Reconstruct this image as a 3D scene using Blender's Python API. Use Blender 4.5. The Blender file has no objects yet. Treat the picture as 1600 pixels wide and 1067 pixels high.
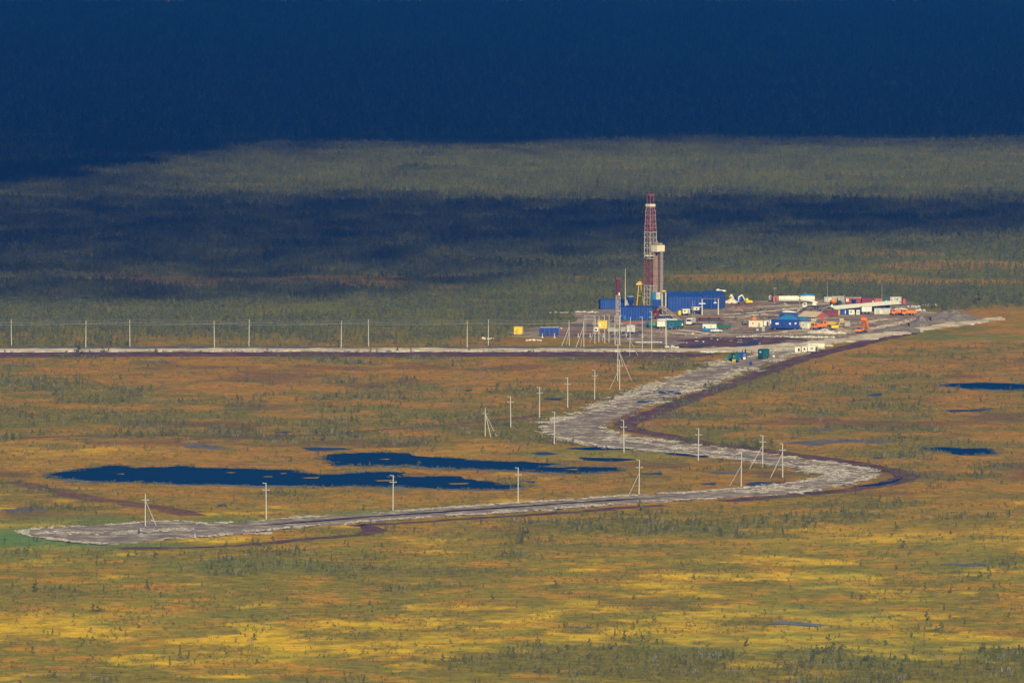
import bpy, bmesh, math, random
import numpy as np
from mathutils import Vector, Matrix, Euler

random.seed(7)
RS = np.random.RandomState(11)
scene = bpy.context.scene
COL = scene.collection

# ------------------------------------------------------------------ camera
IMG_W, IMG_H = 1600.0, 1067.0
FOC = 12500.0                       # focal length in photo pixels (a 281 mm lens)
CAM_H = 221.0                       # flying height over the bog
PITCH = math.atan(793.5 / FOC)
cam_data = bpy.data.cameras.new("camera")
cam_data.sensor_width = 36.0
cam_data.lens = 36.0 * FOC / IMG_W
cam_data.clip_start = 1.0
cam_data.clip_end = 90000.0
cam = bpy.data.objects.new("camera", cam_data)
COL.objects.link(cam)
cam.location = (0, 0, CAM_H)
cam.rotation_euler = (math.pi / 2 - PITCH, 0, 0)
scene.camera = cam

# ------------------------------------------------------------------ sky, sun, exposure
SUN_EL = math.radians(36)
SUN_AZ = math.radians(171)          # clockwise from +Y: behind the camera, to its left
SUN = Vector((math.sin(SUN_AZ) * math.cos(SUN_EL), math.cos(SUN_AZ) * math.cos(SUN_EL), math.sin(SUN_EL)))
world = bpy.data.worlds.new("World")
scene.world = world
world.use_nodes = True
wn = world.node_tree.nodes
sky = wn.new("ShaderNodeTexSky")
sky.sky_type = 'NISHITA'
sky.sun_disc = False
sky.sun_elevation = SUN_EL
sky.sun_rotation = SUN_AZ
sky.altitude = 100
sky.air_density = 1.0
sky.dust_density = 0.0
sky.ozone_density = 6.0
bg = wn["Background"]
bg.inputs[1].default_value = 0.046
world.node_tree.links.new(sky.outputs[0], bg.inputs[0])

sun_data = bpy.data.lights.new("sun", 'SUN')
sun_data.energy = 4.0
sun_data.angle = math.radians(0.53)
sun_data.color = (1.0, 0.94, 0.85)
sun = bpy.data.objects.new("sun", sun_data)
COL.objects.link(sun)
sun.location = (0, 0, 3000)
sun.rotation_euler = (-SUN).to_track_quat('-Z', 'Y').to_euler()

vs = scene.view_settings
vs.view_transform = 'Standard'
vs.look = 'None'
vs.exposure = 0.3
vs.gamma = 1.0
scene.cycles.max_bounces = 4
scene.cycles.diffuse_bounces = 2
scene.cycles.glossy_bounces = 2
scene.cycles.transmission_bounces = 2
scene.cycles.volume_bounces = 0
scene.cycles.transparent_max_bounces = 6
scene.cycles.use_denoising = True
scene.cycles.denoising_prefilter = 'NONE'

# ------------------------------------------------------------------ photo pixels <-> ground
SP, CP = math.sin(PITCH), math.cos(PITCH)


def G(px, py, z=0.0):
    """where the sight line through a photo pixel meets height z"""
    u = (px - 800.0) / FOC
    v = (533.5 - py) / FOC
    dy = CP + v * SP
    dz = -SP + v * CP
    t = (z - CAM_H) / dz
    return (u * t, dy * t)


def pix(x, y, z=0.0):
    """photo pixel of a point (arrays allowed)"""
    d = y * CP - (z - CAM_H) * SP
    v = (y * SP + (z - CAM_H) * CP) / d
    return 800.0 + FOC * x / d, 533.5 - FOC * v


def mpp(py):
    """metres per photo pixel on the ground line py"""
    return math.hypot(G(800, py)[1], CAM_H) / FOC


def seg_noise(ix, iy, seed):
    h = (ix.astype(np.int64) * 374761393 + iy.astype(np.int64) * 668265263 + seed * 1442695041) & 0x7FFFFFFF
    h = ((h ^ (h >> 13)) * 1274126177) & 0x7FFFFFFF
    h = h ^ (h >> 16)
    return (h & 0xFFFF) / 65535.0


def vnoise(x, y, scale, seed=0):
    x = np.asarray(x, dtype=float) / scale
    y = np.asarray(y, dtype=float) / scale
    ix, iy = np.floor(x), np.floor(y)
    fx, fy = x - ix, y - iy
    fx = fx * fx * (3 - 2 * fx)
    fy = fy * fy * (3 - 2 * fy)
    a = seg_noise(ix, iy, seed)
    b = seg_noise(ix + 1, iy, seed)
    c = seg_noise(ix, iy + 1, seed)
    d = seg_noise(ix + 1, iy + 1, seed)
    return (a * (1 - fx) + b * fx) * (1 - fy) + (c * (1 - fx) + d * fx) * fy


def fbm(x, y, scale, octv=4, seed=0):
    s, amp, tot = 0.0, 1.0, 0.0
    x = np.asarray(x, dtype=float)
    y = np.asarray(y, dtype=float)
    for o in range(octv):
        s = s + amp * vnoise(x * (1 + .03 * o) + 17.3 * o, y - 9.1 * o, scale / (2 ** o), seed + o * 7)
        tot += amp
        amp *= 0.55
    return s / tot


def smooth(a, b, v):
    t = np.clip((v - a) / (b - a), 0, 1)
    return t * t * (3 - 2 * t)


def in_poly(px, py, poly):
    px = np.asarray(px, dtype=float)
    py = np.asarray(py, dtype=float)
    r = np.zeros(px.shape, dtype=bool)
    n = len(poly)
    j = n - 1
    for i in range(n):
        xi, yi = poly[i]
        xj, yj = poly[j]
        if yi != yj:
            c = ((yi > py) != (yj > py)) & (px < (xj - xi) * (py - yi) / (yj - yi) + xi)
            r ^= c
        j = i
    return r


# ------------------------------------------------------------------ materials
def new_mat(name):
    m = bpy.data.materials.new(name)
    m.use_nodes = True
    nt = m.node_tree
    p = nt.nodes["Principled BSDF"]
    return m, nt, p


def N(nt, kind, **kw):
    n = nt.nodes.new(kind)
    for k, v in kw.items():
        setattr(n, k, v)
    return n


def paint(name, col, rough=0.55, var=0.25, scale=1.3, metal=0.0, dirt=(0.16, 0.12, 0.09), dirt_amt=0.35):
    """painted or raw surface with worn, dirty patches in object space"""
    m, nt, p = new_mat(name)
    tc = N(nt, "ShaderNodeTexCoord")
    nz = N(nt, "ShaderNodeTexNoise")
    nz.inputs["Scale"].default_value = scale
    nz.inputs["Detail"].default_value = 5
    nt.links.new(tc.outputs["Object"], nz.inputs["Vector"])
    r = N(nt, "ShaderNodeValToRGB")
    r.color_ramp.elements[0].position = 0.3
    r.color_ramp.elements[1].position = 0.75
    r.color_ramp.elements[0].color = tuple(max(0, c * (1 - var)) for c in col) + (1,)
    r.color_ramp.elements[1].color = tuple(min(1, c * (1 + var)) for c in col) + (1,)
    nt.links.new(nz.outputs["Fac"], r.inputs["Fac"])
    n2 = N(nt, "ShaderNodeTexNoise")
    n2.inputs["Scale"].default_value = scale * 0.6
    n2.inputs["Detail"].default_value = 7
    nt.links.new(tc.outputs["Object"], n2.inputs["Vector"])
    mr = N(nt, "ShaderNodeMapRange")
    mr.inputs["From Min"].default_value = 0.52
    mr.inputs["From Max"].default_value = 0.72
    mr.inputs["To Max"].default_value = dirt_amt
    nt.links.new(n2.outputs["Fac"], mr.inputs["Value"])
    mx = N(nt, "ShaderNodeMix", data_type='RGBA')
    mx.inputs["B"].default_value = dirt + (1,)
    nt.links.new(mr.outputs[0], mx.inputs["Factor"])
    nt.links.new(r.outputs["Color"], mx.inputs["A"])
    nt.links.new(mx.outputs["Result"], p.inputs["Base Color"])
    p.inputs["Roughness"].default_value = rough
    p.inputs["Metallic"].default_value = metal
    return m


# ------------------------------------------------------------------ tagging
def tag(o, label=None, cat=None, group=None, kind=None):
    if label:
        o["label"] = label
    if cat:
        o["category"] = cat
    if group:
        o["group"] = group
    if kind:
        o["kind"] = kind
    return o


def thing(name, label, cat, loc=(0, 0, 0), rz=0.0, group=None):
    o = bpy.data.objects.new(name, None)
    o.empty_display_size = 0.5
    COL.objects.link(o)
    o.location = loc
    o.rotation_euler = (0, 0, rz)
    return tag(o, label, cat, group)


class MB:
    """collects shapes and links them as one mesh object"""

    def __init__(self):
        self.v, self.f = [], []

    def add(self, verts, faces):
        n = len(self.v)
        self.v += [tuple(p) for p in verts]
        self.f += [tuple(i + n for i in f) for f in faces]
        return self

    def box(self, c, s, rz=0.0, rx=0.0, ry=0.0):
        R = Euler((rx, ry, rz)).to_matrix()
        vs_ = []
        for dz in (-.5, .5):
            for dx, dy in ((-.5, -.5), (.5, -.5), (.5, .5), (-.5, .5)):
                vs_.append(Vector(c) + R @ Vector((dx * s[0], dy * s[1], dz * s[2])))
        return self.add(vs_, [(3, 2, 1, 0), (4, 5, 6, 7), (0, 1, 5, 4), (1, 2, 6, 5), (2, 3, 7, 6), (3, 0, 4, 7)])

    def bx(self, x0, x1, y0, y1, z0, z1):
        return self.box(((x0 + x1) / 2, (y0 + y1) / 2, (z0 + z1) / 2), (abs(x1 - x0), abs(y1 - y0), abs(z1 - z0)))

    def rod(self, a, b, r0, r1=None, n=6, caps=True):
        a, b = Vector(a), Vector(b)
        r1 = r0 if r1 is None else r1
        d = (b - a).normalized()
        q = d.to_track_quat('Z', 'Y')
        vs_ = []
        for c, r in ((a, r0), (b, r1)):
            for k in range(n):
                t = 2 * math.pi * k / n
                vs_.append(c + q @ Vector((r * math.cos(t), r * math.sin(t), 0)))
        fs = [(k, (k + 1) % n, n + (k + 1) % n, n + k) for k in range(n)]
        if caps:
            fs += [tuple(range(n - 1, -1, -1)), tuple(range(n, 2 * n))]
        return self.add(vs_, fs)

    def path(self, pts, r, n=6):
        for a, b in zip(pts[:-1], pts[1:]):
            self.rod(a, b, r, r, n)
        return self

    def prism(self, outline, y0, y1):
        """outline in x,z pushed from y0 to y1"""
        n = len(outline)
        vs_ = [(x, y0, z) for x, z in outline] + [(x, y1, z) for x, z in outline]
        fs = [tuple(range(n)), tuple(range(2 * n - 1, n - 1, -1))]
        fs += [((k + 1) % n, k, n + k, n + (k + 1) % n) for k in range(n)]
        return self.add(vs_, fs)

    def prismx(self, outline, x0, x1):
        """outline in y,z pushed from x0 to x1"""
        n = len(outline)
        vs_ = [(x0, y, z) for y, z in outline] + [(x1, y, z) for y, z in outline]
        fs = [tuple(range(n - 1, -1, -1)), tuple(range(n, 2 * n))]
        fs += [(k, (k + 1) % n, n + (k + 1) % n, n + k) for k in range(n)]
        return self.add(vs_, fs)

    def lathe(self, prof, c=(0, 0, 0), n=14, axis='Z'):
        vs_, fs = [], []
        for r, h in prof:
            for k in range(n):
                t = 2 * math.pi * k / n
                p = (r * math.cos(t), r * math.sin(t), h)
                if axis == 'X':
                    p = (h, r * math.cos(t), r * math.sin(t))
                elif axis == 'Y':
                    p = (r * math.sin(t), h, r * math.cos(t))
                vs_.append((p[0] + c[0], p[1] + c[1], p[2] + c[2]))
        for i in range(len(prof) - 1):
            for k in range(n):
                fs.append((i * n + k, i * n + (k + 1) % n, (i + 1) * n + (k + 1) % n, (i + 1) * n + k))
        fs.append(tuple(range(n - 1, -1, -1)))
        fs.append(tuple((len(prof) - 1) * n + k for k in range(n)))
        return self.add(vs_, fs)

    def sheet(self, pts_xy, z):
        return self.add([(x, y, z) for x, y in pts_xy], [tuple(range(len(pts_xy)))])

    def mesh(self, name):
        me = bpy.data.meshes.new(name)
        me.from_pydata(self.v, [], self.f)
        bm = bmesh.new()
        bm.from_mesh(me)
        bmesh.ops.recalc_face_normals(bm, faces=bm.faces)
        bm.to_mesh(me)
        bm.free()
        return me

    def obj(self, name, mat, parent=None, smooth_=False, label=None):
        me = self.mesh(name)
        me.materials.append(mat)
        if smooth_:
            me.polygons.foreach_set("use_smooth", [True] * len(me.polygons))
        o = bpy.data.objects.new(name, me)
        COL.objects.link(o)
        if parent is not None:
            o.parent = parent
        if label:
            o["label"] = label
        return o


def mesh_np(name, V, F, mat):
    """mesh from a vertex array and an equal-sided face array"""
    me = bpy.data.meshes.new(name)
    V = np.asarray(V, dtype=np.float32)
    F = np.asarray(F, dtype=np.int32)
    k = F.shape[1]
    me.vertices.add(len(V))
    me.vertices.foreach_set("co", V.ravel())
    me.loops.add(F.size)
    me.loops.foreach_set("vertex_index", F.ravel())
    me.polygons.add(len(F))
    me.polygons.foreach_set("loop_start", np.arange(0, F.size, k, dtype=np.int32))
    me.update(calc_edges=True)
    me.materials.append(mat)
    o = bpy.data.objects.new(name, me)
    COL.objects.link(o)
    return o

# ------------------------------------------------------------------ outlines of the setting, traced on the ground
ROAD = [(1240, 547), (1200, 552), (1150, 563), (1110, 574), (1050, 592), (1000, 612), (960, 627), (920, 642), (880, 653),
        (846, 666), (850, 674), (868, 685), (905, 693), (950, 700), (1000, 704), (1050, 708), (1100, 713), (1150, 719),
        (1200, 727), (1255, 735), (1283, 742), (1275, 750), (1235, 757), (1165, 764), (1080, 771), (960, 777), (900, 782),
        (800, 788), (700, 795), (620, 801), (540, 805), (470, 810), (400, 816), (320, 820), (278, 815), (230, 817),
        (190, 821), (130, 824), (75, 826), (34, 831), (45, 838), (75, 843), (115, 848), (165, 852), (250, 844), (330, 839),
        (420, 829), (500, 822), (600, 814), (700, 807), (760, 804), (860, 797), (960, 789), (1040, 784), (1140, 778),
        (1230, 773), (1290, 765), (1345, 753), (1370, 741), (1340, 731), (1300, 725), (1230, 716), (1160, 706),
        (1100, 699), (1040, 691), (985, 685), (946, 676), (938, 668), (960, 655), (1010, 635), (1060, 619), (1100, 602),
        (1140, 588), (1180, 574), (1215, 563), (1250, 552)]
ROAD_EDGES = [ROAD[0:31], ROAD[31:41], ROAD[41:76], ROAD[10:22], ROAD[55:68], ROAD[38:44]]
SAND = [(-90, 546.3), (300, 546), (700, 545.4), (900, 546.4), (1000, 546.6), (1110, 546), (1180, 542.5), (1240, 537), (1320, 529),
        (1420, 514), (1500, 502.5), (1560, 497), (1569, 500), (1540, 503.5), (1500, 509), (1420, 521), (1340, 534),
        (1250, 546), (1190, 550), (1130, 549.4), (1000, 549.3), (600, 549.9), (300, 549.6), (-90, 550.6)]
PAD = [(792, 521), (830, 514), (870, 511), (905, 502), (890, 489), (935, 484), (960, 482), (1040, 482), (1100, 478),
       (1150, 472), (1200, 470), (1290, 469), (1400, 468), (1436, 476), (1440, 486), (1460, 489), (1520, 495), (1548, 499),
       (1495, 502.5), (1420, 514), (1320, 529), (1240, 537), (1180, 541.5), (1110, 544), (1060, 542), (1010, 540),
       (940, 531), (880, 528), (800, 526)]
PEAT = [(1060, 533), (1110, 528), (1165, 527), (1215, 525), (1262, 528), (1240, 532), (1205, 540), (1150, 543.5), (1072, 544)]
DITCH_NEAR = [(-90, 550.9), (200, 550.2), (600, 550.3), (1000, 550), (1080, 551), (1130, 553), (1080, 558.3), (1000, 557.6), (700, 557.2),
              (400, 556.8), (150, 557.2), (-90, 558)]
LEFT_VERGE = [(-90, 541), (0, 541.5), (180, 541), (330, 540.5), (480, 542), (640, 543), (860, 541), (1000, 542.6), (1000, 544.9), (600, 545), (-90, 546)]


def strip(line, w):
    """outline of a band of w photo pixels (height) along a line, for ditches and tracks"""
    up, dn = [], []
    for i, (x, y) in enumerate(line):
        a = line[max(i - 1, 0)]
        b = line[min(i + 1, len(line) - 1)]
        ax, ay = G(*a)
        bx_, by_ = G(*b)
        dx, dy = bx_ - ax, by_ - ay
        l_ = math.hypot(dx, dy) or 1
        cx, cy = G(x, y)
        up.append((cx - dy / l_ * w / 2, cy + dx / l_ * w / 2))
        dn.append((cx + dy / l_ * w / 2, cy - dx / l_ * w / 2))
    return up + dn[::-1]


DITCH_LINE = [(1420, 521), (1370, 531), (1320, 544), (1285, 552), (1245, 563), (1210, 576), (1170, 590), (1135, 603), (1090, 619), (1050, 634),
              (1010, 650), (978, 661), (976, 667), (995, 673), (1050, 683), (1110, 694), (1180, 702), (1260, 713), (1330, 723),
              (1385, 733), (1415, 740), (1418, 746), (1385, 756), (1330, 765), (1260, 772), (1200, 777), (1130, 783)]
DITCH_LOW = [(1040, 789), (940, 796), (860, 803), (760, 808), (690, 813), (620, 818), (560, 820)]
DITCH_BEND = [(552, 820), (575, 823), (588, 829), (570, 835), (500, 840), (420, 849), (360, 853), (260, 856), (185, 857)]
TRACK = [(-90, 686), (0, 685), (120, 681), (240, 680), (400, 682), (520, 679), (600, 671), (700, 664), (800, 654), (850, 648)]
TRACK_2 = [(20, 752), (80, 765), (140, 778), (200, 786), (270, 797), (300, 806)]
POND_A = [(70, 741), (76, 746), (110, 750), (150, 752.5), (200, 753), (300, 757), (420, 758.5), (560, 760), (650, 762), (700, 764),
          (790, 765), (822, 761), (800, 757), (772, 757.5), (790, 754.5), (745, 751), (720, 745), (690, 743.5), (660, 746), (618, 745.5), (632, 739), (600, 737),
          (560, 738), (530, 741), (500, 741), (470, 738), (455, 734), (420, 734), (400, 733), (350, 731), (310, 730.5),
          (290, 728), (270, 728.5), (210, 731), (200, 728), (165, 728), (150, 731), (120, 733), (110, 736.5), (90, 738)]
POND_B = [(500, 716.5), (512, 711), (530, 709), (560, 707.5), (600, 707), (635, 709), (650, 713), (690, 714), (715, 716),
          (740, 719), (780, 721), (820, 722), (860, 724), (876, 725), (850, 729.5), (900, 730), (960, 730), (980, 734),
          (950, 738), (900, 739.5), (850, 737.5), (800, 735.5), (740, 733.5), (680, 731), (640, 728), (560, 727.5), (520, 727), (512, 722)]
POND_C = [(1462, 601), (1500, 599), (1540, 598), (1600, 600), (1690, 602), (1690, 611), (1560, 609.5), (1500, 606.5)]
POND_D = [(1438, 698), (1455, 699), (1500, 700), (1540, 701), (1560, 703.5), (1556, 710), (1505, 710), (1475, 706.5), (1450, 702)]
PUDDLES = [
    [(886, 701), (930, 698), (1000, 697), (985, 702), (920, 704)],
    [(828, 708), (860, 706), (868, 710), (840, 711)],
    [(903, 715), (960, 716), (1004, 718), (960, 721), (915, 719)],
    [(1025, 703), (1060, 705), (1110, 710), (1140, 715), (1090, 714), (1040, 709)],
    [(1161, 757), (1185, 752.5), (1228, 753.5), (1205, 756), (1175, 759.5)],
    [(1330, 760), (1370, 756), (1400, 750), (1412, 745), (1405, 752), (1372, 760)],
    [(1197, 974), (1225, 970.5), (1260, 973), (1305, 977), (1270, 979), (1220, 976)],
    [(990, 628), (1020, 627.5), (1028, 630), (1000, 631)], [(1018, 613), (1046, 612.5), (1090, 612), (1060, 617), (1030, 616)],
    [(1470, 881), (1500, 879.5), (1550, 882), (1520, 884)],
    [(848, 623), (880, 622), (876, 625), (852, 625)], [(720, 610), (734, 609.5), (732, 612)],
    [(470, 700), (500, 699), (555, 702), (520, 704), (490, 705)], [(425, 676), (455, 675), (450, 677.5)],
    [(1352, 617), (1376, 614.5), (1380, 617), (1362, 619)], [(1362, 714.5), (1378, 714), (1376, 717), (1365, 717)],
    [(998, 740), (1035, 738), (1030, 742)], [(1092, 756), (1120, 754.5), (1118, 758)],
    [(1468, 641), (1520, 640), (1555, 638), (1530, 643), (1490, 644)], [(820, 752), (840, 751), (838, 755), (822, 755)],
]
MARSH = [
    [(1222, 691), (1260, 688), (1330, 686.5), (1408, 689.5), (1380, 692.5), (1310, 691.5), (1268, 697), (1240, 694)],
    [(1250, 671), (1280, 669), (1310, 668), (1290, 672), (1262, 673)],
    [(0, 795), (40, 793), (80, 796), (60, 801), (20, 803), (0, 801)],
    [(470, 622), (512, 621), (490, 625)], [(280, 697), (300, 692), (360, 700), (330, 703)],
    [(1100, 738), (1160, 735), (1150, 740), (1110, 741)], [(1340, 671), (1376, 670), (1372, 672)],
]
CLEAR = [(1240, 547), (1420, 518), (1569, 499), (1625, 499), (1600, 510), (1440, 535), (1330, 552), (1262, 560)]
CLEAR_2 = [(790, 522), (1130, 540), (1130, 553), (790, 553)]
BLOCK = [ROAD, CLEAR, CLEAR_2, SAND, PAD, PEAT, DITCH_NEAR, LEFT_VERGE, POND_A, POND_B, POND_C, POND_D] + PUDDLES


def rough_line(pts, step, amp, seed, closed=True):
    """finer, ragged version of a world outline"""
    out = []
    n = len(pts)
    for i in range(n if closed else n - 1):
        a, b = pts[i], pts[(i + 1) % n]
        l_ = math.hypot(b[0] - a[0], b[1] - a[1])
        k = max(1, int(l_ / step))
        for j in range(k):
            t = j / k
            x, y = a[0] + (b[0] - a[0]) * t, a[1] + (b[1] - a[1]) * t
            x += (float(fbm(x, y, step * 2.2, 3, seed)) - .5) * 2 * amp
            y += (float(fbm(x, y, step * 2.2, 3, seed + 50)) - .5) * 2 * amp * 1.6
            out.append((x, y))
    return out


def slab(name, outline, z, mat, step=3.0, amp=1.2, seed=1, kind="structure", thick=0.0, world=False):
    pts = outline if world else [G(*p) for p in outline]
    pts = rough_line(pts, step, amp, seed)
    bm = bmesh.new()
    top = [bm.verts.new((x, y, z)) for x, y in pts]
    f = bm.faces.new(top)
    f.normal_update()
    if f.normal.z < 0:
        f.normal_flip()
    if thick:
        low = [bm.verts.new((x, y, z - thick)) for x, y in pts]
        n = len(pts)
        for i in range(n):
            bm.faces.new((top[i], top[(i + 1) % n], low[(i + 1) % n], low[i]))
    bmesh.ops.triangulate(bm, faces=[g for g in bm.faces if len(g.verts) > 4])
    me = bpy.data.meshes.new(name)
    bm.to_mesh(me)
    bm.free()
    me.materials.append(mat)
    o = bpy.data.objects.new(name, me)
    COL.objects.link(o)
    if kind:
        o["kind"] = kind
    return o


# ------------------------------------------------------------------ vegetation fields (shared by the ground colour and the plants)
LANES = [(400, 436, 330, 4.5), (570, 437, 75, 5), (735, 431, 65, 3.5), (900, 434, 70, 4), (1210, 436, 230, 8), (1450, 441, 160, 5), (240, 441, 50, 3),
         (1110, 432, 60, 4), (300, 444, 40, 3), (580, 449, 60, 4), (700, 449, 50, 3), (1500, 414, 120, 5), (1400, 396, 90, 4), (200, 428, 60, 3)]


def veg_fields(x, y):
    """shrub cover, lushness, peat, yellow moss - each 0..1"""
    px, py = pix(x, y)
    px = np.clip(px, -400, 2000)
    big = fbm(x, y, 150, 4, 3)
    mid = fbm(x, y, 38, 4, 21)
    clump = 0.34 * mid + 0.30 * fbm(x, y, 17, 3, 25) + 0.36 * big
    thr = np.full(px.shape, 0.60)
    thr = np.where(py < 700, 0.545, thr)
    thr = np.where(py < 560, 0.50, thr)
    thr = thr + .055 * smooth(1180, 1300, px) * smooth(640, 560, py)
    thr = thr - 0.10 * smooth(420, 0, px) * smooth(720, 560, py)
    thr = thr - 0.16 * np.exp(-((px - 930) / 290.) ** 2 - ((py - 822) / 26.) ** 2)
    thr = thr - 0.13 * np.exp(-((px - 1180) / 260.) ** 2 - ((py - 806) / 22.) ** 2)
    thr = thr - 0.12 * np.exp(-((px - 560) / 220.) ** 2 - ((py - 868) / 25.) ** 2)
    thr = thr - 0.08 * np.exp(-((px - 200) / 220.) ** 2 - ((py - 890) / 45.) ** 2)
    thr = thr - 0.15 * np.exp(-((px - 1450) / 240.) ** 2 - ((py - 1030) / 50.) ** 2)
    thr = thr - 0.11 * np.exp(-((px - 980) / 230.) ** 2 - ((py - 1030) / 45.) ** 2)
    thr = thr + 0.07 * np.exp(-((px - 1300) / 300.) ** 2 - ((py - 900) / 40.) ** 2)
    thr = thr + 0.08 * np.exp(-((px - 450) / 420.) ** 2 - ((py - 740) / 45.) ** 2)
    veg = smooth(thr - 0.05, thr + 0.06, clump)
    fb = np.interp(px, [-400, 1130, 1240, 1320, 1420, 1560, 2000], [0, 0, 8, 20, 36, 50, 54])
    forest = smooth(545, 515, py + fb + 26 * (fbm(x, y, 60, 3, 5) - .5))
    lane = np.zeros(px.shape)
    for cx, cy, rx, ry in LANES:
        d = ((px - cx) / rx) ** 2 + ((py - cy) / ry) ** 2 + (fbm(x, y, 70, 4, 9) - .5) * 3.6
        lane = np.maximum(lane, smooth(1.25, .6, d))
    forest = forest * (1 - 0.70 * lane)
    veg = np.maximum(veg * (py > 500), forest)
    green = np.exp(-((px - 45) / 130.) ** 2 - ((py - 838) / 17.) ** 2) * 1.2
    green += 0.8 * np.exp(-((px - 370) / 90.) ** 2 - ((py - 812) / 5.) ** 2)
    green += 0.7 * np.exp(-((px - 590) / 90.) ** 2 - ((py - 801) / 6.) ** 2)
    green += 0.7 * np.exp(-((px - 170) / 120.) ** 2 - ((py - 851) / 7.) ** 2)
    green += 0.55 * np.exp(-((px - 960) / 150.) ** 2 - ((py - 712) / 8.) ** 2)
    green += 0.6 * np.exp(-((px - 1560) / 90.) ** 2 - ((py - 528) / 3.) ** 2)
    green += 0.7 * np.exp(-((px - 130) / 90.) ** 2 - ((py - 812) / 9.) ** 2)
    green += 0.25 * smooth(.6, .7, fbm(x, y, 90, 3, 61)) * smooth(780, 900, py)
    green = np.clip(green * (0.4 + 1.2 * fbm(x, y, 14, 3, 33)), 0, 1)
    peat = smooth(.62, .74, fbm(x, y, 46, 4, 77)) * 0.5
    peat += 0.8 * np.exp(-((px - 60) / 130.) ** 2 - ((py - 806) / 7.) ** 2)
    peat = np.clip(peat * smooth(505, 560, py) * (1 - .7 * smooth(760, 860, py)), 0, 1)
    yel = .82 * smooth(.570, .635, .62 * fbm(x, y, 24, 5, 91) + .38 * fbm(x, y, 110, 2, 95) + 0.06 * smooth(820, 950, py))
    yel = yel * smooth(640, 860, py)
    yel = np.maximum(yel, 0.9 * np.exp(-((px - 400) / 95.) ** 2 - ((py - 1022) / 17.) ** 2))
    yel = np.maximum(yel, 0.9 * np.exp(-((px - 1210) / 100.) ** 2 - ((py - 1015) / 18.) ** 2))
    yel = np.maximum(yel, 0.7 * np.exp(-((px - 1420) / 260.) ** 2 - ((py - 838) / 14.) ** 2))
    yel = np.maximum(yel, 0.7 * np.exp(-((px - 120) / 140.) ** 2 - ((py - 975) / 22.) ** 2))
    yel = np.maximum(yel, 0.55 * np.exp(-((px - 100) / 160.) ** 2 - ((py - 703) / 12.) ** 2))
    yel = np.clip(yel * (smooth(.30, .62, fbm(x, y, 10, 4, 131)) * .85 + .22), 0, 1) * (1 - 0.8 * veg)
    return veg, green, peat, yel


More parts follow.
